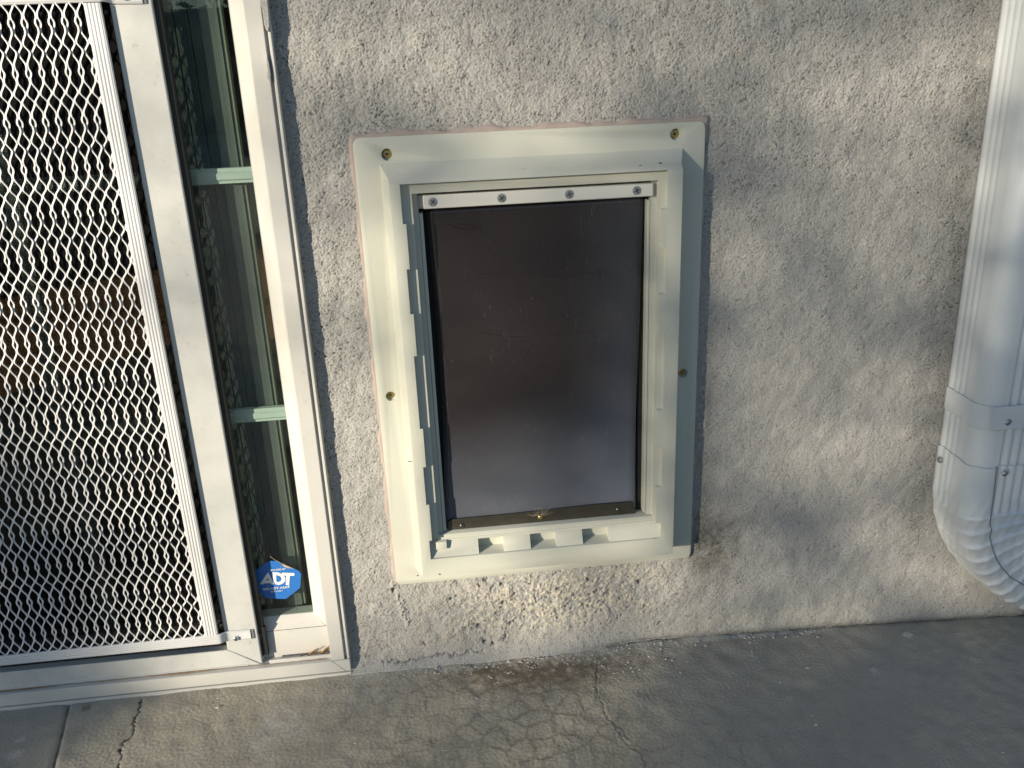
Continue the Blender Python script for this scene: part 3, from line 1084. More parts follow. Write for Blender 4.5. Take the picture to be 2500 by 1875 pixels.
# expanded metal: every strand snakes between its neighbours
P = 0.01235
ZP = 0.0453
X0 = -.3148
Z0K = .7858
SWD = .00086
tab = []       # (row fraction, x in pitches from the knot column, side sign) over two rows
hk = .195
base_t = [(0, 0, hk), (.050, 0, .16), (.100, 0, .068), (.165, 0, .050), (.41, .5, -.055), (.59, 0, .055), (.835, .5, -.050), (.900, .5, -.068), (.950, .5, -.16),
          (1.0, .5, -hk), (1.050, .5, -.16), (1.100, .5, -.068), (1.165, .5, -.050), (1.41, 0, .055), (1.59, .5, -.055), (1.835, 0, .050), (1.900, 0, .068), (1.950, 0, .16), (2.0, 0, hk)]
tt = np.array([b[0] for b in base_t])
tx = np.array([b[1] + b[2] for b in base_t])
samp = []
for i in range(len(tt) - 1):
    n = 5 if tt[i + 1] - tt[i] > .15 else 3
    samp += [tt[i] + (tt[i + 1] - tt[i]) * k / n for k in range(n)]
samp = np.array(samp)


def strand_x(t):
    i = np.clip(np.searchsorted(tt, t, side='right') - 1, 0, len(tt) - 2)
    f = (t - tt[i]) / (tt[i + 1] - tt[i])
    f = np.clip((f - .06) / .88, 0, 1)
    f = .5 * f + .5 * f * f * (3 - 2 * f)
    return tx[i] + (tx[i + 1] - tx[i]) * f


zs_all, xs_all = [], []
for rep in range(-1, 9):
    for t in samp:
        z = Z0K - (t + 2 * rep) * ZP
        if .0755 < z < .8075:
            zs_all.append(z)
            xs_all.append(strand_x(np.array([t]))[0])
zs_all = np.array(zs_all)
xs_all = np.array(xs_all)
tmod = ((Z0K - zs_all) / ZP) % 1.0
yk = 0.0009 * np.sin(tmod * 2 * np.pi * 2)
bm = bmesh.new()
vv, ff = [], []
ncol = int((1.066 - .3068) / P) + 2
base = 0
for c in range(ncol):
    for sgn in (1, -1):
        off = X0 + P - c * P
        jit = np.sin(zs_all * 60 + c * 1.7) * .00008
        xx = off + sgn * xs_all * P + jit
        dxs = np.gradient(xs_all) * sgn
        # section: a slanted ribbon, so one lean shows broad and the other thin
        th = .00052
        for i in range(len(zs_all)):
            cx, cy, cz = xx[i], -.0122 + sgn * .0003 + yk[i] * sgn * .5, zs_all[i] - sgn * .0004
            L = (SWD * .95, -.00018, -SWD * .28)
            Tn = (.00010, th, .00030)
            for a, b in ((-1, -1), (1, -1), (1, 1), (-1, 1)):
                vv.append((cx + a * L[0] + b * Tn[0], cy + a * L[1] + b * Tn[1], cz + a * L[2] + b * Tn[2]))
        m = len(zs_all)
        keepx = (xx > -1.068) & (xx < -.2995)
        for i in range(m - 1):
            if keepx[i] and keepx[i + 1]:
                s0 = base + i * 4
                for k in range(4):
                    k2 = (k + 1) % 4
                    ff.append((s0 + k, s0 + k2, s0 + 4 + k2, s0 + 4 + k))
        base += m * 4
me = bpy.data.meshes.new('expanded_metal')
me.from_pydata(vv, [], ff)
me.polygons.foreach_set('use_smooth', [True] * len(me.polygons))
me.set_sharp_from_angle(angle=math.radians(60))
rel(put('expanded_metal', me, M_guard), guard)
bm.free()

# ------------------------------------------------------------------ pet door
pd = thing('pet_door', 'cream plastic pet door with dark see-through flap screwed to the stucco wall', 'pet door', loc=(.123, 0, .12))


def ppart(name, bm, mat, bevel=0.0, **k):
    return rel(from_bm(name, bm, mat, None, bevel=bevel, **k), pd)


FX0, FX1, FZ0, FZ1 = -.0665, .3125, .1228, .6648      # flange
FH, BH, PH, RH = .0060, .0400, .0320, .0225
OX0, OX1, OZ0, OZ1 = -.0405, .2880, .1440, .6375      # foot of the raised body
BX0, BX1, BZ0, BZ1 = -.0314, .2787, .1510, .6190      # face of the raised body
ux = lambda px, py, h: U(px, py, -h)[0]
uz = lambda px, py, h: U(px, py, -h)[1]
PX0, PX1 = ux(1028, 767, PH), ux(1606, 561, PH)       # inner edge of the stepped plate
PZT = uz(1300, 457, PH)
RX0, RX1 = ux(1041, 767, RH), ux(1587, 561, RH)       # inner edge of the rail = opening
RZB = uz(1300, 1280, RH)
PLT = uz(1300, 421, PH)                               # top of the plate
TL = [546, 657, 767, 870, 1049, 1143, 1236, 1324]
tl_z = [uz(1010, p, BH) for p in TL]
TR = [494, 605, 718, 819, 1002, 1094, 1189, 1276]
tr_z = [uz(1618, p, BH) for p in TR]
lo, li = ux(1018, 960, BH), ux(1036, 1090, BH)
ro, ri = ux(1620, 960, BH), ux(1605, 1050, BH)
PB0 = uz(1300, 1343, BH)                              # lower edge of the recess
PBM = uz(1300, 1318, PH)
NOT = [(ux(a, 1330, PH), ux(b, 1330, PH)) for a, b in ((1168, 1230), (1295, 1358), (1422, 1486))]
NZ0, NZ1 = uz(1325, 1344, PH) , uz(1325, 1303, PH)
CB = (ux(1066, 1350, PH), ux(1092, 1350, PH))


def tooth(z, levels, out, inn):
    k = sum(1 for l in levels if z < l)
    return out if k % 2 == 0 else inn


def relief(x, z, cx, cz):
    """height above the wall at (x,z) for the cell whose centre is (cx,cz); None = open"""
    if RX0 < cx < RX1 and RZB < cz < PZT:
        return None
    if not (BX0 < cx < BX1 and BZ0 < cz < BZ1):
        sx = min((x - OX0) / (BX0 - OX0), (OX1 - x) / (OX1 - BX1))
        szz = min((z - OZ0) / (BZ0 - OZ0), (OZ1 - z) / (OZ1 - BZ1))
        if not (OX0 < cx < OX1 and OZ0 < cz < OZ1):
            return FH
        t = max(0, min(1, sx, szz))
        return FH + (BH - FH) * t
    tx0 = tooth(cz, tl_z, lo, li)
    tx1 = tooth(cz, tr_z, ro, ri)
    top_plate = lo < cx < ro and cz > tl_z[0] and cz < PLT
    if top_plate or (tx0 < cx < tx1 and PB0 < cz <= PLT):
        if PX0 < cx < PX1 and RZB < cz < PZT:
            return RH
        if cz < RZB:
            # sloping bottom ledge with pockets
            for a, b in NOT:
                if a < cx < b and NZ0 < cz < NZ1:
                    return PH - .014
            if cz < PBM:
                return BH - .003 - .006 * (z - PB0) / (PBM - PB0)
            if RZB - .006 < cz:
                return PH - .004
            if CB[0] < cx < CB[1]:
                return PH + .003
            return PH - .001 - .003 * (z - PBM) / (RZB - PBM)
        return PH
    if cz > PLT and BZ1 - PLT > 0 and lo < cx < ro:
        # the top slope runs on down to the plate
        return BH - (BH - PH) * (BZ1 - z) / (BZ1 - PLT)
    return BH


gx = sorted(set([round(v, 5) for v in [FX0, FX0 + .003, FX0 + .007, FX1 - .007, FX1 - .003, FX1, OX0, OX1, BX0, BX1, lo, li, ro, ri, PX0, PX1, RX0, RX1, CB[0], CB[1]] + [a for n in NOT for a in n]]))
gzs = sorted(set([round(v, 5) for v in [FZ0, FZ0 + .003, FZ0 + .007, FZ1 - .007, FZ1 - .003, FZ1, OZ0, OZ1, BZ0, BZ1, PLT, PZT, RZB, RZB - .006, PB0, PBM, NZ0, NZ1] + tl_z + tr_z]))
snap = lambda L, v: min(L, key=lambda q_: abs(q_ - v))
bm = bmesh.new()
BACK = -.003
H = {}
for i in range(len(gx) - 1):
    for j in range(len(gzs) - 1):
        x0, x1, z0, z1 = gx[i], gx[i + 1], gzs[j], gzs[j + 1]
        cx, cz = (x0 + x1) / 2, (z0 + z1) / 2
        hs = [relief(x, z, cx, cz) for x, z in ((x0, z0), (x1, z0), (x1, z1), (x0, z1))]
        H[i, j] = None if hs[0] is None else hs


def warp(x, z):
    """round the four flange corners"""
    for X_, s in ((FX0, 1), (FX1, -1)):
        for Z_, s2 in ((FZ0, 1), (FZ1, -1)):
            dx, dz = (x - X_) * s, (z - Z_) * s2
            if dx < .0075 and dz < .0075 and dx > -1e-6 and dz > -1e-6:
                r = .007
                ax, az = r - dx, r - dz
                if ax > 0 and az > 0:
                    m = max(ax, az)
                    l = math.hypot(ax, az)
                    ax, az = ax * m / l, az * m / l
                    return X_ + s * (r - ax), Z_ + s2 * (r - az)
    return x, z


def V(x, h, z):
    a, b = warp(x, z)
    return bm.verts.new((a, -h, b))


for (i, j), hs in H.items():
    if hs is None:
        continue
    x0, x1, z0, z1 = gx[i], gx[i + 1], gzs[j], gzs[j + 1]
    cs = [(x0, z0), (x1, z0), (x1, z1), (x0, z1)]
    vs = [V(c[0], h, c[1]) for c, h in zip(cs, hs)]
    if abs(hs[0] + hs[2] - hs[1] - hs[3]) > 1e-5:
        k = max(range(4), key=lambda q_: hs[q_])
        bm.faces.new([vs[k], vs[(k + 1) % 4], vs[(k + 2) % 4]])
        bm.faces.new([vs[k], vs[(k + 2) % 4], vs[(k + 3) % 4]])
    else:
        bm.faces.new(vs)
    bm.faces.new([V(c[0], BACK, c[1]) for c in cs][::-1])
    # walls to the right and upper neighbours, and to open air
    for di, dj, e in ((1, 0, (1, 2)), (0, 1, (3, 2)), (-1, 0, (0, 3)), (0, -1, (0, 1))):
        nb = H.get((i + di, j + dj))
        if nb is None:
            o0, o1 = BACK, BACK
        elif di + dj < 0:
            continue
        else:
            oe = {(1, 0): (0, 3), (0, 1): (0, 1)}[(di, dj)]
            o0, o1 = nb[oe[0]], nb[oe[1]]
        h0, h1 = hs[e[0]], hs[e[1]]
        if abs(h0 - o0) < 1e-6 and abs(h1 - o1) < 1e-6:
            continue
        c0, c1 = cs[e[0]], cs[e[1]]
        if abs(h0 - o0) < 1e-6:
            bm.faces.new([V(c0[0], h0, c0[1]), V(c1[0], h1, c1[1]), V(c1[0], o1, c1[1])])
        elif abs(h1 - o1) < 1e-6:
            bm.faces.new([V(c0[0], h0, c0[1]), V(c1[0], h1, c1[1]), V(c0[0], o0, c0[1])])
        else:
            bm.faces.new([V(c0[0], h0, c0[1]), V(c1[0], h1, c1[1]), V(c1[0], o1, c1[1]), V(c0[0], o0, c0[1])])
bmesh.ops.remove_doubles(bm, verts=bm.verts, dist=2e-5)
bmesh.ops.dissolve_limit(bm, angle_limit=math.radians(0.5), verts=bm.verts, edges=bm.edges)
bmesh.ops.recalc_face_normals(bm, faces=bm.faces)
me = bpy.data.meshes.new('frame')
bm.to_mesh(me)
bm.free()
frame = put('frame', me, M_vinyl)
holes = [(*U(945, 377.5, -FH), .0062), (*U(1650, 328, -FH), .0062), (*U(954, 967.6, -FH), .0058), (*U(1667, 911, -FH), .0058)]
cut = bmesh.new()
for hx, hz, hr in holes:
    lathe_y(cut, hx, hz, [(0, -.02), (hr, -.02), (hr, -.0012), (0, -.0012)], 32)
cm = bpy.data.meshes.new('cut')
bmesh.ops.recalc_face_normals(cut, faces=cut.faces)
cut.to_mesh(cm)
cut.free()
co_ = bpy.data.objects.new('cut', cm)
COL.objects.link(co_)
md = frame.modifiers.new('b', 'BOOLEAN')
md.operation = 'DIFFERENCE'
md.solver = 'EXACT'
md.object = co_
md2 = frame.modifiers.new('v', 'BEVEL')
md2.width = .0009
md2.segments = 2
md2.limit_method = 'ANGLE'
md2.angle_limit = math.radians(28)
bpy.context.view_layer.update()
dg = bpy.context.evaluated_depsgraph_get()
nm = bpy.data.meshes.new_from_object(frame.evaluated_get(dg))
frame.modifiers.clear()
frame.data = nm
nm.polygons.foreach_set('use_smooth', [True] * len(nm.polygons))
nm.set_sharp_from_angle(angle=math.radians(30))
bpy.data.objects.remove(co_)
rel(frame, pd)
for hx, hz, hr in holes:
    screw(pd, hx - .0004, -.0016, hz + .0004, hr * .80, M_brass, .4, .0010, 'hex', 'mounting_screw')

for k, (a_, b_, w_, h_) in enumerate(((1000, 446, .0022, .0012), (1563, 404, .0020, .0007), (1612, 398, .0022, .0010), (1020, 1405, .0016, .0012), (1074, 1402, .0018, .0012), (1000, 1127, .0030, .0005), (1440, 1385, .0012, .0009))):
    rr_ = random.Random(k)
    x_, z_ = U(a_, b_, -BH)
    yy_ = -PH if k == 0 else -BH
    bm = bmesh.new()
    prism_xz(bm, [(x_ + w_ * rr_.uniform(.5, 1.1) * math.cos(t * .785), z_ + h_ * rr_.uniform(.4, 1.2) * math.sin(t * .785)) for t in range(8)], yy_ - .00012, yy_ + .0002)
    ppart('scuff_mark', bm, M_recess)
# sealant bead round the flange
bm = bmesh.new()
loop = []
cor = .006
pa = [(FX0, FZ0), (FX1, FZ0), (FX1, FZ1), (FX0, FZ1)]
for k in range(4):
    a, b = Vector(pa[k]), Vector(pa[(k + 1) % 4])
    n = int((b - a).length / .004)
    nrm = Vector(((b - a).y, -(b - a).x)).normalized()
    for i in range(n):
        loop.append((a.lerp(b, i / n), nrm, k))
rings = []
ph = 0
for i, (p, nrm, k) in enumerate(loop):
    wq = [.0012, .0028, .0042, .0030][k] * (1 + .30 * math.sin(i * .31) + .25 * math.sin(i * .83 + 2) + .25 * random.random())
    kk = 0
    if i and loop[i - 1][2] != k or i == 0:
        nrm = (nrm + loop[i - 1][1]).normalized() * 1.2
    pr = [(-.003, .0005), (-.002, -.0038), (wq * .4, -.0040 + .0006 * math.sin(i * .5)), (wq * .85, -.0022), (wq + .0012, .0015)]
    rings.append([bm.verts.new((p.x + nrm.x * d, y, p.y + nrm.y * d)) for d, y in pr])
for a, b in zip(rings, rings[1:] + rings[:1]):
    for i in range(4):
        bm.faces.new((a[i], a[i + 1], b[i + 1], b[i]))
ppart('sealant_bead', bm, M_caulk, smooth=True)

# tunnel liner through the wall and the dark brush seal around the flap
bm = bmesh.new()
t0, t1, s0, s1 = RX0, RX1, RZB, PZT
for a in ((t0 - .004, t0, s0, s1), (t1, t1 + .004, s0, s1), (t0 - .004, t1 + .004, s0 - .004, s0), (t0 - .004, t1 + .004, s1, s1 + .004)):
    bx(bm, a[0], a[1], -.002, .13, a[2], a[3])
ppart('tunnel', bm, painted('grey_liner', (.30, .31, .29), .5, amount=.3))
FY = -.0135
bm = bmesh.new()
fx0b, fx1b = ux(1085, 1270, .0135), ux(1551, 1250, .0135)
fx0t, fx1t = ux(1040, 530, .0135), ux(1571, 490, .0135)
bx(bm, t0, fx0t + .004, FY + .0035, FY + .012, s0, s1)
bx(bm, fx1t - .004, t1, FY + .0035, FY + .012, s0, s1)
ppart('brush_seal', bm, M_brush, .0008)
bm = bmesh.new()
rx = ux(1590, 561, .020)
bx(bm, RX1 - .0032, RX1 - .0003, -.0225, .006, s0 + .002, PZT - .022)
bx(bm, RX0 + .0003, RX0 + .0042, -.0225, .006, s0 + .002, PZT - .022)
ppart('inner_rail', bm, M_vinyl, .0005)
# inner flap, closed, on the room side
bm = bmesh.new()
bx(bm, t0 + .002, t1 - .002, .100, .103, s0 + .002, s1 - .002)
ppart('inner_flap', bm, plain('smoked_inner_flap', (.050, .038, .036), .35))

# flap: slightly bowed sheet
n, m = 26, 44
fz0 = uz(1310, 1262, .0135)
fz1 = uz(1300, 490, .0135)
FP = np.zeros((m, n, 3))
milkiness = np.zeros((m, n, 4))
for j in range(m):
    v = j / (m - 1)
    for i in range(n):
        u = i / (n - 1)
        xl = fx0b + (fx0t - fx0b) * v ** .8 + .0045 * math.sin(math.pi * v)
        xr = fx1b + (fx1t - fx1b) * v ** 1.6 - .0015 * math.sin(math.pi * min(1, v * 1.6))
        bul = math.sin(math.pi * u) ** .7 * .0035 * math.sin(math.pi * min(1, v * 1.1)) - .0012 * math.cos(u * 9 + v * 4) * (1 - v) * .3
        FP[j, i] = (xl + (xr - xl) * u, FY - bul, fz0 + (fz1 - fz0) * v)
        w = .66 * (1 - sstep(.04, .48, v + .14 * (.5 - u) * 1)) + .45 * sstep(.60, .98, u) * (.45 + .55 * (1 - v))
        milkiness[j, i] = min(1, .01 + .62 * w)
fl = grid_mesh('flap', FP, None, {'milkiness': milkiness})
flap = put('flap', fl, M_flap)
so = flap.modifiers.new('s', 'SOLIDIFY')
so.thickness = .0016
rel(flap, pd)


def fpt(px, py):
    return U(px, py, FY - .002)


# moulded panel outline on the flap, plus an added arc imitating a wrinkle reflection
bm = bmesh.new()
pan = [(1158, 668), (1300, 676), (1440, 668), (1470, 664), (1471, 672), (1466, 790), (1462, 802), (1400, 815), (1300, 824), (1230, 821), (1170, 812), (1164, 806)]
tube(bm, [(*[fpt(a, b)[0]], FY - .0042, fpt(a, b)[1]) for a, b in pan], .00016, 4)
tube(bm, [(fpt(a, b)[0], FY - .0030, fpt(a, b)[1]) for a, b in ((1092, 548), (1110, 557), (1135, 561), (1155, 559), (1165, 554), (1163, 551), (1140, 551), (1112, 547))], .0003, 4)
o = from_bm('outline_and_glint', bm, plain('outline_glint_vinyl', (.045, .035, .03), .35))
o.parent = flap
bm = bmesh.new()
bl = [(1092, 1275), (1095, 1299), (1110, 1301), (1200, 1290), (1319, 1277), (1450, 1264), (1548, 1256), (1551, 1250), (1548, 1228), (1540, 1225), (1450, 1232), (1319, 1247), (1200, 1259), (1105, 1268)]
prism_xz(bm, [U(a, b, FY - .004) for a, b in bl], FY - .0050, FY - .0022)
mg = from_bm('magnet_strip', bm, M_steelbar, None, bevel=.0006)
mg.parent = flap
for (a, b), mt in (((1128, 1283), M_zinc), ((1319, 1262), M_brass), ((1509, 1244), M_zinc)):
    x_, z_ = U(a, b, FY - .005)
    bm = bmesh.new()
    lathe_y(bm, x_, z_, [(.0030, FY - .0045), (.0030, FY - .0056), (.0022, FY - .0066), (.0010, FY - .0070), (0, FY - .0070)], 20)
    mt = M_brass if mt is M_brass else plain('dull_rivet', (.10, .10, .10), .3, .8)
    r_ = from_bm('rivet', bm, mt, None, smooth='auto')
    r_.parent = flap
# screwed clip bar that holds the flap
YB = -.0290
bm = bmesh.new()
bz1, bz0 = uz(1300, 463, -YB), uz(1300, 496, -YB)
bx0, bx1 = ux(1033, 500, -YB), ux(1596, 450, -YB)
bx(bm, bx0, bx1, YB, FY - .001, bz0, bz1)
bar = ppart('clip_bar', bm, M_bar, .0012)
bm = bmesh.new()
bx(bm, ux(1016, 500, .022), bx0 + .001, -.0225, FY, bz0 - .0005, bz1 + .0005)
ppart('bar_end', bm, painted('grey_end_cap', (.36, .37, .36), .5), .0015)
for (a, b), an in zip(((1057, 497), (1225, 485), (1390, 472), (1555, 459)), (.9, .55, .25, .45)):
    x_, z_ = U(a, b, YB)
    z_ = (bz0 + bz1) / 2
    bm = bmesh.new()
    lathe_y(bm, x_, z_, [(.0048, YB - .00005), (.0046, YB - .0004), (.0030, YB - .0006), (0, YB - .00065)], 28)
    s_ = rel(from_bm('screw', bm, M_zinc, None, smooth='auto'), bar)
    s_.parent = bar
    s_.matrix_parent_inverse = Matrix.Identity(4)
    bm = bmesh.new()
    phillips(bm, x_, YB - .00065, z_, .0048, an, .62, .22)
    c_ = from_bm('screw_recess', bm, M_recess)
    c_.parent = s_

# small tuft of pet hair caught on the middle rivet
bm = bmesh.new()
hx, hz = U(1319, 1258, FY - .007)
for k in range(26):
    a = random.uniform(.05, math.pi - .05)
    L = random.uniform(.006, .022)
    cv = random.uniform(-1.2, 1.2)
    pts = []
    for i in range(6):
        t = i / 5
        aa = a + cv * t
        pts.append((hx + random.uniform(-.0003, .0003) + L * t * math.cos(aa) * 1.2, FY - .0066 - .002 * math.sin(t * 3), hz + L * t * abs(math.sin(aa)) * .55))
    tube(bm, pts, .00008, 3)
hair = from_bm('hair_tuft', bm, plain('pale_pet_hair', (.50, .42, .30), .6))
tag(hair, 'wispy tuft of pale pet hair caught on the flap strip beside the brass rivet', 'hair')

# ------------------------------------------------------------------ downspout
ds = thing('downspout', 'pale grey ribbed rain downspout strapped to the stucco wall, crimped elbow at its foot', 'downspout', loc=(.69, 0, -.03))
XL, PWD, PD = .6385, .112, .0760


def loop_profile(off=0.0, ribs=True, n=150, push=0.0):
    """outline in (x,y) of the corrugated pipe; list of points counter-clockwise from the wall side"""
    r = .022
    x0, x1, y0, y1 = XL - off, XL + PWD + off, -PD - off, -.0010
    segs = []
    pts = []
    per = []
    # path: wall-left -> front-left corner -> front -> front-right corner -> wall-right
    a = y1 - .004 - (y0 + r)
    q_ = math.pi * r / 2
    b = (x1 - x0) - 2 * r
    tot = a + q_ + b + q_ + a
    out = []
    for i in range(n):
        s = tot * i / (n - 1)
        if s < a:
            p = (x0, y1 - .004 - s)
            nr = (-1, 0)
            u = s / a
            rb = -.0011 * sum(math.exp(-((u - c) / .055) ** 2) for c in (.14, .36, .58)) if ribs else 0
        elif s < a + q_:
            t = (s - a) / r
            p = (x0 + r - r * math.cos(t), y0 + r - r * math.sin(t))
            nr = (-math.cos(t), -math.sin(t))
            rb = 0
        elif s < a + q_ + b:
            v = s - a - q_
            p = (x0 + r + v, y0)
            nr = (0, -1)
            rb = -.0034 * (.5 + .5 * math.cos((v - .012) / .0115 * 2 * math.pi)) ** 1.5 * sstep(.002, .012, v) * sstep(.002, .012, b - v) if ribs else 0
        elif s < a + 2 * q_ + b:
            t = (s - a - q_ - b) / r
            p = (x1 - r + r * math.sin(t), y0 + r - r * math.cos(t))
            nr = (math.sin(t), -math.cos(t))
            rb = 0
        else:
            s2 = s - a - 2 * q_ - b
            p = (x1, y0 + r + s2)
            nr = (1, 0)
            u = s2 / a
            rb = -.0011 * sum(math.exp(-((u - c) / .055) ** 2) for c in (.42, .64, .86)) if ribs else 0
        out.append((p[0] + nr[0] * rb, p[1] + nr[1] * rb, nr))
    out.append((x1, y1, (1, 0)))
    out.append((x0, y1, (-1, 0)))
    return out


def pipe(zs_, off, ribs=True, wav=0.0, seed=0):
    bm = bmesh.new()
    pr = loop_profile(off, ribs)
    rings = []
    for k, z in enumerate(zs_):
        rings.append([bm.verts.new((x, y, z + (wav * math.sin(i * .09 + seed) + wav * .5 * math.sin(i * .31 + seed) if k in (0, len(zs_) - 1) and wav else 0))) for i, (x, y, _) in enumerate(pr)])
    for a, b in zip(rings, rings[1:]):
        for i in range(len(a)):
            j = (i + 1) % len(a)
            bm.faces.new((a[i], a[j], b[j], b[i]))
    return bm


def pp(name, bm, mat=M_pipe, smooth=True, thick=.0007, **k):
    o = rel(from_bm(name, bm, mat, None, smooth=smooth, **k), ds)
    if thick:
        m_ = o.modifiers.new('s', 'SOLIDIFY')
        m_.thickness = thick
        m_.offset = -1
    return o


pp('pipe', pipe([.2200, .2206, .2225, .6, 1.2, 2.596, 2.6], 0))
pp('strap', pipe([.3015, .3018, .3024, .3105, .3225, .3303, .3309, .3312], .0012, False, .0005, 1), thick=.0006)
bm = bmesh.new()
prism_xz(bm, [(.6475, .3030), (.6460, .3175), (.6485, .3318), (.76, .3325), (.76, .3020)], -PD - .0036, -PD - .0026)
pp('strap_tab', bm, smooth='auto', thick=0)
# elbow: short straight sleeve, then bends to the right with crimps
CXR = XL + .190            # centre of the bend
ZBEND = .205
bm = bmesh.new()
pr = loop_profile(.0022, True)
prs = loop_profile(.0022, False)
rings = []
xc0, yc0 = XL + PWD / 2, -PD / 2
for z in (.2520, .2518, .24, .23, .22, ZBEND + .006):
    rings.append([bm.verts.new((x, y, z + (.0007 * math.sin(i * .12) + .0006 * math.sin(i * .33) if z > .2517 else 0))) for i, (x, y, _) in enumerate(pr)])
NS = 150
for k in range(NS + 1):
    f = k / NS
    ang = f * math.radians(78)
    fade = 1 - sstep(0.05, .13, f)
    ring = []
    for i, ((x, y, nr), (xs_, ys_, _)) in enumerate(zip(pr, prs)):
        x_ = x * fade + xs_ * (1 - fade)
        y_ = y * fade + ys_ * (1 - fade)
        rad = CXR - x_
        outer = (x_ - XL) / PWD          # 0 on the outer (left) side
        amp = .0046 * sstep(0.07, .10, f) * (1 - .35 * outer)
        # crimp: sharp ridge, slow flank, bent a little along the front
        ph_ = (f + .012 * math.sin(outer * 5) - .02 * outer) * 11.5
        fr = ph_ % 1.0
        w = (1 - fr) ** 2.4 if fr > .14 else (fr / .14) * (.86 ** 2.4)
        front = .25 + .75 * sstep(.2, .9, -nr[1]) if nr[0] <= 0 else .6
        d = amp * (w - .3) * front + .0004 * math.sin(i * .7 + k * .31)
        y2 = y_ - d * (1 if nr[1] < -.2 else 0)
        rad2 = rad + d * (-nr[0] if nr[0] < 0 else 0)
        ring.append(bm.verts.new((CXR - rad2 * math.cos(ang), y2, ZBEND - rad2 * math.sin(ang))))
    rings.append(ring)
for a, b in zip(rings, rings[1:]):
    for i in range(len(a)):
        j = (i + 1) % len(a)
        bm.faces.new((a[i], a[j], b[j], b[i]))
pp('elbow', bm)
# folded seam on the elbow front
bm = bmesh.new()
sp = [U(a, b, -PD - .004) for a, b in ((2434, 1139), (2428, 1200), (2420, 1260), (2417, 1282), (2421, 1292), (2416, 1312), (2423, 1340), (2432, 1365), (2445, 1385), (2465, 1408), (2498, 1428), (2520, 1440))]
tube(bm, [(x, -PD - .0036 - .0006 * (i > 3), z) for i, (x, z) in enumerate(sp)], .0006, 5)
pp('seam', bm, mat=plain('seam_dark_grey', (.16, .165, .17), .6), thick=0)  # dark grey line along the fold
for (a, b), r, yy in (((2462, 1031), .0040, -PD - .0036), ((2454, 1156), .0038, -PD - .0042)):
    x_, z_ = U(a, b, yy)
    screw(ds, x_, yy, z_, r, M_zinc, .9, .0018, 'slot')
bm = bmesh.new()
x_, z_ = U(2298, 1121, -.012)
for kx in range(1):
    bx(bm, XL - .0062, XL - .0010, -.0165, -.0095, z_ - .0040, z_ + .0030)
pp('side_screw', bm, mat=M_zinc, smooth='auto', thick=0, bevel=.001)

# ------------------------------------------------------------------ room behind the door
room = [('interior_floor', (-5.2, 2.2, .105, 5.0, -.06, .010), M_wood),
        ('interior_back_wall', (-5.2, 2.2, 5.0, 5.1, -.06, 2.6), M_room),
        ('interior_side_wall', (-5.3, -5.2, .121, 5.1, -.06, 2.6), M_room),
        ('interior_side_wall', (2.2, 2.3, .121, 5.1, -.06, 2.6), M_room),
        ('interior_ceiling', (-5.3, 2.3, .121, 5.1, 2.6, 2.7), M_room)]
for nm_, b_, mt in room:
    bm = bmesh.new()
    bx(bm, *b_)
    o = from_bm(nm_, bm, mt)
    tag(o, None, None, kind='structure')
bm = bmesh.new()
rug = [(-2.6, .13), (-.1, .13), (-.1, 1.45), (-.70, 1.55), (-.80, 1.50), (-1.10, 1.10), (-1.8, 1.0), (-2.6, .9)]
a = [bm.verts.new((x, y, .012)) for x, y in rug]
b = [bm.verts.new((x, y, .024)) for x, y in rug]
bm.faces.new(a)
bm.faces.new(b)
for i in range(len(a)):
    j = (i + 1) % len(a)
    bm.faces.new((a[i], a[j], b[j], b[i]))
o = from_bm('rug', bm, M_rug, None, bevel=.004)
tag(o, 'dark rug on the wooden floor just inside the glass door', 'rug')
sofa = thing('sofa', 'dark low sofa in the dim room behind the glass, beyond the wooden floor', 'sofa', loc=(-1.2, 3.1, .01))
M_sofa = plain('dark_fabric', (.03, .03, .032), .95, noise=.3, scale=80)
for nm_, b_ in (('seat', (-2.4, -.45, 2.75, 3.5, .12, .42)), ('backrest', (-2.4, -.45, 3.5, 3.75, .12, .85)), ('armrest', (-2.6, -2.4, 2.75, 3.75, .12, .62)), ('armrest', (-.45, -.25, 2.75, 3.75, .12, .62))):
    bm = bmesh.new()
    bx(bm, *b_)
    rel(from_bm(nm_, bm, M_sofa, None, bevel=.04, seg=4), sofa)
for x_ in (-2.5, -.35):
    for y_ in (2.85, 3.65):
        bm = bmesh.new()
        bx(bm, x_ - .03, x_ + .03, y_ - .03, y_ + .03, .0105, .1195)
        rel(from_bm('leg', bm, M_wood, None, bevel=.004), sofa)

# ------------------------------------------------------------------ dry leaves in the track, chips on the slab
M_leafdry = []
for k, c in enumerate(((.50, .32, .13), (.42, .25, .10), (.22, .10, .045))):
    M_leafdry.append(plain(('straw_leaf', 'rust_leaf', 'dark_leaf')[k], c, .7, noise=.35, scale=120))


def blade(p0, p1, w, curl, mat, lab, up=.0):
    bm = bmesh.new()
    p0, p1 = Vector(p0), Vector(p1)
    d = p1 - p0
    side = Vector((-.2, -.75, .65)).normalized()
    prev = None
    for i in range(9):
        t = i / 8
        c_ = p0 + d * t + Vector((0, 0, 1)) * curl * math.sin(math.pi * t)
        ww = w * (math.sin(math.pi * min(1, t * .92 + .06)) ** .7)
        row = [bm.verts.new(c_ - side * ww), bm.verts.new(c_ + Vector((0, -.0004, -.0006))), bm.verts.new(c_ + side * ww)]
        if prev:
            for j in (0, 1):
                bm.faces.new((prev[j], prev[j + 1], row[j + 1], row[j]))
        prev = row
    o = from_bm('dry_leaf', bm, mat, None, smooth=True)
    s_ = o.modifiers.new('s', 'SOLIDIFY')
    s_.thickness = .0003
    tag(o, lab, 'leaf', 'dry leaves in the door track')
    return o


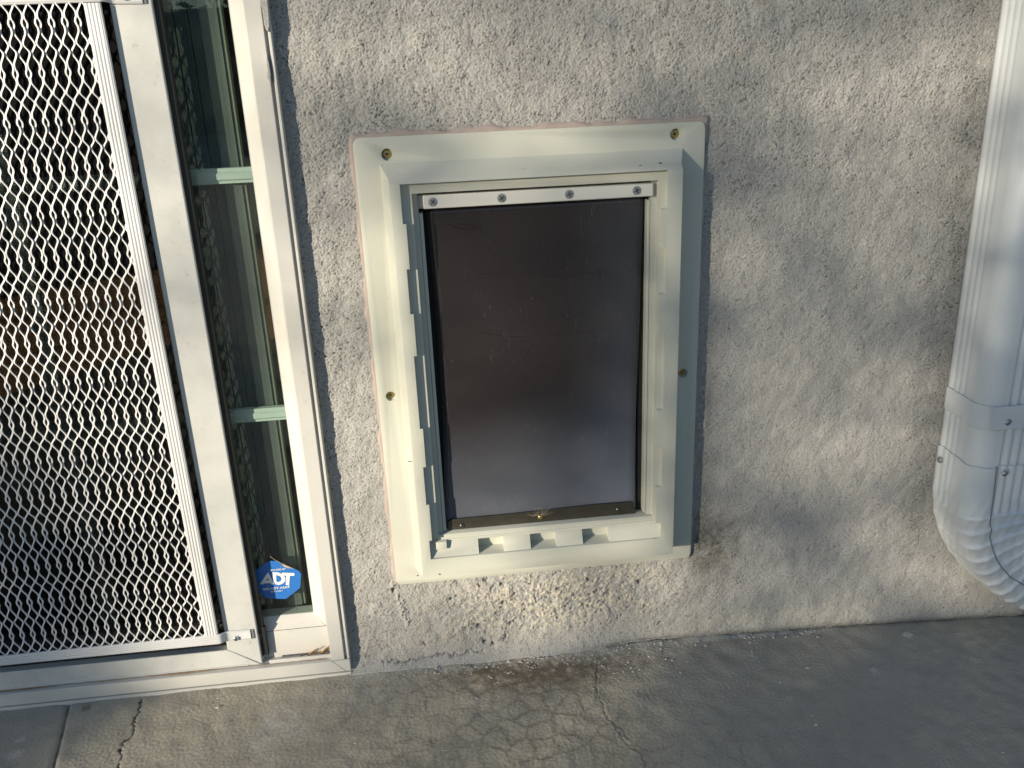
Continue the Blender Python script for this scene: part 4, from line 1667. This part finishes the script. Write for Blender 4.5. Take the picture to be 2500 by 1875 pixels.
def q3(px, py, Y):
    x, z = U(px, py, Y)
    return (x, Y, z)


R7 = lambda x, y: (560 + x * .2171, 1320 + y * .2171)
blade(q3(*R7(880, 1292), .003), q3(*R7(1005, 1205), .003), .0046, .0006, M_leafdry[0], 'tan leaf blade leaning up in the sill corner, left of the others')
blade(q3(*R7(1030, 1275), .004), q3(*R7(1130, 1180), .003), .0056, .0006, M_leafdry[0], 'broad golden leaf blade tucked against the jamb in the sill corner')
blade(q3(*R7(905, 1300), .0015), q3(*R7(1128, 1275), .001), .0040, .0004, M_leafdry[1], 'brown leaf lying flat under the leaning blades in the sill corner')
blade(q3(*R7(495, 1345), .002), q3(*R7(880, 1300), .003), .0030, .0002, M_leafdry[0], 'long thin straw-coloured leaf lying along the track at the sash foot')
blade(q3(*R7(940, 1308), -.001), q3(*R7(1060, 1240), .004), .0030, .0008, M_leafdry[1], 'rust-brown leaf blade crossing behind the flat brown leaf in the sill corner')
blade(q3(*R7(760, 1318), .000), q3(*R7(905, 1262), .004), .0022, .0010, M_leafdry[2], 'dark curled leaf scrap at the left end of the pile in the sill corner')
blade(q3(431, 1649, -.0075), q3(474, 1642, -.0075), .0014, .0003, M_leafdry[2], 'dark brown leaf under the screen door rail, left of the reddish one')
blade(q3(520, 1642, -.0085), q3(569, 1636, -.0085), .0014, .0003, M_leafdry[1], 'reddish-brown leaf in the sill groove under the screen door corner')
bm = bmesh.new()
sp = [Z5(p) for p in ((760, 110), (900, 210), (1060, 300), (1240, 380), (1440, 470))]
tube(bm, [(*[U(a, b, .0158)[0]], .0158, U(a, b, .0158)[1]) for a, b in sp], .00028, 5)
tube(bm, [(U(*Z5(p), .0160)[0], .0160, U(*Z5(p), .0160)[1]) for p in ((1090, 330), (1120, 400), (1090, 440))], .0002, 4)
o = from_bm('straw', bm, plain('straw', (.45, .38, .26), .8))
tag(o, 'thin dry straw lying across the torn top of the blue sticker', 'straw')


def chip_at(px, py, z, s, lab, seed):
    x, y = G(px, py, z)
    z0 = float(gz(np.array(x), np.array(y))) + .0006
    rr = random.Random(seed)
    bm = bmesh.new()
    n = 7
    a = []
    for i in range(n):
        r = s * rr.uniform(.45, 1.1)
        t = 2 * math.pi * i / n
        a.append((x + r * math.cos(t), y + .6 * r * math.sin(t), z0 + rr.uniform(0, .5) * s * .4))
    lo_ = [bm.verts.new(p) for p in a]
    hi_ = [bm.verts.new((p[0], p[1], p[2] + .0005)) for p in a]
    bm.faces.new(lo_)
    bm.faces.new(hi_)
    for i in range(n):
        bm.faces.new((lo_[i], lo_[(i + 1) % n], hi_[(i + 1) % n], hi_[i]))
    o = from_bm('paint_chip', bm, M_chip)
    tag(o, lab, 'paint chip', 'white flakes on the slab')


M_chip = plain('white_paint_flake', (.62, .62, .60), .7, noise=.1)
chip_at(1300 * .4069, 1200 + 1300 * .4069, 0, .0032, 'white flake on the sunlit slab in front of the door sill', 1)
chip_at(*R5(838, 600), -.012, .0032, 'larger white flake on dark concrete below the stained wall foot', 2)
chip_at(*R5(888, 960), -.012, .0034, 'white flake nearest the bottom edge on the dark slab', 3)
chip_at(*R5(864, 903), -.012, .0016, 'tiny white flake just above the flake nearest the bottom edge', 4)
chip_at(*R5(660, 697), -.012, .0018, 'small white flake left of the larger one on dark concrete', 5)
chip_at(*R5(2070, 1178), -.03, .0022, 'greenish-white flake near the lower right corner of the slab', 6)
# loose grit
vv, ff = [], []
for k in range(420):
    if k >= 330:
        x = random.uniform(-.08, .50)
        y = -.004 - abs(random.gauss(0, .007)) - .012 * (x < .2)
    elif k < 300:
        x = random.gauss(.10, .13)
        y = -abs(random.gauss(0, .030)) - .012
    else:
        x = random.uniform(-.5, .8)
        y = random.uniform(-.28, -.01)
    s = (random.choice((.0010, .0013, .0018)) if k >= 330 else random.choice((.0005, .0006, .0008, .0012))) * random.uniform(.7, 1.3)
    z = float(gz(np.array(x), np.array(y))) + .0004
    b0 = len(vv)
    for dx, dy, dz in ((-1, -.6, 0), (1, -.8, 0), (.7, .9, 0), (-.8, .7, 0), (.1, 0, 1.1)):
        vv.append((x + s * dx * random.uniform(.7, 1.2), y + s * dy * random.uniform(.7, 1.2), z + s * dz))
    ff += [(b0, b0 + 1, b0 + 4), (b0 + 1, b0 + 2, b0 + 4), (b0 + 2, b0 + 3, b0 + 4), (b0 + 3, b0, b0 + 4)]
me = bpy.data.meshes.new('grit')
me.from_pydata(vv, [], ff)
grit = put('grit', me, plain('pale_grit', (.42, .40, .37), .8, noise=.4))
tag(grit, 'pale grit fallen from the wall onto the concrete', 'grit', kind='stuff')

# ------------------------------------------------------------------ leafy tree in the yard: dapples the wall
S = np.array(SUN_TO)
E1 = np.cross(S, [0, 0, 1])
E1 /= np.linalg.norm(E1)
E2 = np.cross(E1, S)
ctrl = []


def lit(px, py, v, Y=0.0, z=None):
    if z is not None:
        x, y = G(px, py, z)
        p = np.array([x, y, z])
    else:
        x, zz_ = U(px, py, Y)
        p = np.array([x, Y, zz_])
    ctrl.append((p @ E1, p @ E2, v))


for a in ((720, 60, .75), (820, 150, .8), (950, 60, .6), (1080, 170, .62), (1250, 60, .45), (1450, 60, .35), (1650, 100, .3), (1600, 250, .3), (1850, 80, .35), (2050, 60, .45),
          (2330, 170, .85), (2200, 80, .4), (2100, 250, .45), (1780, 340, .35), (2000, 420, .3), (2140, 520, .55), (2300, 480, .3), (1850, 620, .32), (2000, 760, .33), (1800, 900, .33),
          (2150, 900, .3), (2250, 750, .25), (1950, 1100, .38), (2150, 1150, .40), (1800, 1250, .34), (1950, 1380, .36), (2200, 1350, .4), (2330, 1430, .6), (2050, 1500, .36), (1720, 1480, .32),
          (780, 300, .6), (800, 450, .75), (850, 600, .7), (820, 700, .9), (830, 850, .8), (880, 1000, .95), (900, 1200, .95), (920, 1400, .95), (880, 1560, .5),
          (1000, 1480, .85), (1150, 1450, .97), (1300, 1450, .98), (1450, 1460, .97), (1560, 1430, .8), (1600, 1530, .6), (1350, 1540, .85), (1150, 1560, .5), (1000, 1590, .35)):
    lit(a[0], a[1], a[2] if a[0] < 1200 or a[1] > 1420 else .06 + .88 * a[2])
for a in ((940, 350, .12), (900, 420, .3), (1040, 340, .45), (1180, 340, .75), (1300, 350, .9), (1420, 330, .55), (1550, 320, .22), (1680, 300, .2), (930, 560, .75), (940, 640, .95), (930, 720, .6), (950, 800, .8), (960, 900, .75),
          (960, 1000, .85), (980, 1150, .97), (990, 1300, .98), (1100, 1390, .98), (1250, 1380, .98), (1400, 1370, .9), (1550, 1340, .55), (1640, 1320, .35),
          (1620, 600, .12), (1640, 800, .12), (1630, 1000, .12), (1620, 1200, .15), (1600, 500, .12), (1600, 700, .12), (1600, 900, .15), (1600, 1100, .2), (1300, 440, .85), (1100, 450, .5), (1500, 430, .3), (1200, 700, .45), (1400, 900, .35), (1200, 1200, .75), (1450, 1200, .4)):
    lit(*a, Y=-.03)
for a in ((0, 100, .95), (150, 100, .97), (330, 150, .75), (350, 300, .55), (400, 420, .6), (380, 560, .85), (420, 700, .55), (450, 850, .8), (470, 1000, .97), (520, 1200, .97), (560, 1400, .97), (600, 1560, .97),
          (0, 500, .97), (150, 500, .97), (250, 800, .97), (100, 800, .95), (0, 900, .85), (0, 1050, .35), (120, 1050, .9), (60, 1150, .15), (200, 1200, .9), (120, 1300, .05), (0, 1300, .03), (230, 1450, .3), (160, 1480, .03),
          (330, 1450, .95), (250, 1580, .06), (100, 1600, .03), (0, 1600, .03), (330, 1600, .55), (420, 1560, .97), (150, 1660, .02), (280, 1660, .12), (430, 1630, .9), (560, 1620, .97),
          (600, 300, .9), (650, 600, .85), (700, 900, .9), (740, 1200, .95), (790, 1500, .95), (570, 60, .6), (620, 200, .8), (730, 1560, .95)):
    lit(*a, Y=-.01)
for a in ((60, 1850, .02), (150, 1760, .03), (260, 1760, .15), (190, 1850, .35), (330, 1800, .75), (400, 1720, .9), (500, 1800, .95), (650, 1830, .92), (650, 1720, .8), (800, 1780, .5), (780, 1690, .45), (950, 1700, .3), (900, 1850, .55),
          (1050, 1780, .55), (1150, 1850, .6), (1200, 1650, .4), (1350, 1850, .5), (1350, 1680, .3), (1500, 1800, .25), (1600, 1850, .25), (1600, 1650, .3), (1800, 1700, .06), (1900, 1850, .06), (2100, 1600, .04), (2100, 1800, .04), (2400, 1700, .08), (2450, 1850, .12)):
    lit(*a, z=-.002)
for a in ((2480, 100, .3), (2450, 350, .15), (2420, 600, .12), (2400, 850, .08), (2480, 850, .06), (2380, 1100, .06), (2450, 1050, .04), (2350, 1300, .15), (2450, 1300, .04), (2480, 500, .15), (2480, 1450, .05)):
    lit(*a, Y=-.075)
C = np.array(ctrl)
NL = 90000
rg = np.random.default_rng(5)
e1 = rg.uniform(C[:, 0].min() - .25, C[:, 0].max() + .25, NL)
e2 = rg.uniform(C[:, 1].min() - .25, C[:, 1].max() + .35, NL)
wgt = 1e-6 / ((e1[:, None] - C[None, :, 0]) ** 2 + (e2[:, None] - C[None, :, 1]) ** 2 + .016 ** 2) ** 3.0
Lv = np.clip((wgt * C[None, :, 2]).sum(1) / wgt.sum(1), .02, .995)
AREA = (e1.max() - e1.min()) * (e2.max() - e2.min())
la = .00036                      # mean shadow area of one leaf
need = -np.log(Lv) * AREA / la / NL
kp = rg.random(NL) < need
e1, e2 = e1[kp], e2[kp]
dist = rg.uniform(7.0, 10.0, len(e1))
PT = E1[None] * e1[:, None] + E2[None] * e2[:, None] - S[None] * dist[:, None]
vv, ff = [], []
for p in PT:
    L = rg.uniform(.018, .031)
    W = L * rg.uniform(.36, .5)
    d = rg.normal(size=3)
    d /= np.linalg.norm(d)
    nn = -S + .75 * rg.normal(size=3)
    s_ = np.cross(nn, d)
    s_ /= np.linalg.norm(s_)
    d = np.cross(s_, nn)
    d /= np.linalg.norm(d)
    nn = nn / np.linalg.norm(nn)
    b0 = len(vv)
    vv += [tuple(p - d * L), tuple(p - s_ * W + nn * .004 - d * L * .1), tuple(p + s_ * W + nn * .004 - d * L * .1), tuple(p + d * L), tuple(p - nn * .002)]
    ff += [(b0, b0 + 4, b0 + 1), (b0 + 1, b0 + 4, b0 + 3), (b0, b0 + 2, b0 + 4), (b0 + 2, b0 + 3, b0 + 4)]
me = bpy.data.meshes.new('crown')
me.from_pydata(vv, [], ff)
base_xy = PT.mean(0)
tree = thing('tree', 'leafy yard tree whose low crown throws the dappled shade on wall and slab', 'tree', loc=(float(base_xy[0]) - .35, float(base_xy[1]) - .1, -.075))
rel(put('crown', me, plain('leaf_green', (.05, .10, .03), .6, noise=.4, scale=8)), tree)
bm = bmesh.new()
tb = tree.location
tube(bm, [(tb.x, tb.y, -.15), (tb.x + .02, tb.y, .3), (tb.x - .03, tb.y + .03, .9), (tb.x + .02, tb.y, 1.6), (tb.x, tb.y, 2.4)], lambda t: .06 * (1 - t) + .012, 10)
rel(from_bm('trunk', bm, plain('bark', (.10, .08, .06), .9, noise=.4, scale=30), None, smooth=True), tree)
# unseen hedge added across the yard for the glass to reflect
added_hedge = thing('added_hedge', 'clipped greenery added out of view opposite the wall for the glass to reflect', 'added_hedge', loc=(0, -15, -.09))
vv, ff = [], []
rh = np.random.default_rng(9)
for k in range(16000):
    x, y, z = rh.uniform(-16, 16), -15 + rh.uniform(-.45, .45), rh.uniform(-.05, 2.1) + .12 * math.sin(k)
    L = rh.uniform(.05, .11)
    d = rh.normal(size=3)
    d /= np.linalg.norm(d)
    e = np.cross(d, rh.normal(size=3))
    e /= np.linalg.norm(e)
    p = np.array([x, y, z])
    b0 = len(vv)
    vv += [tuple(p - d * L), tuple(p + e * L * .45), tuple(p + d * L), tuple(p - e * L * .45)]
    ff.append((b0, b0 + 1, b0 + 2, b0 + 3))
me = bpy.data.meshes.new('foliage')
me.from_pydata(vv, [], ff)
rel(put('foliage', me, plain('added_hedge_green', (.045, .085, .03), .6, noise=.4, scale=5)), added_hedge)
bm = bmesh.new()
bx(bm, -16, 16, -15.32, -14.68, -.12, 1.9)
rel(from_bm('added_branches', bm, plain('added_hedge_wood', (.03, .035, .02), .9), None), added_hedge)
print('leaves', len(PT), 'crown centre', base_xy, 'z', PT[:, 2].min(), PT[:, 2].max())
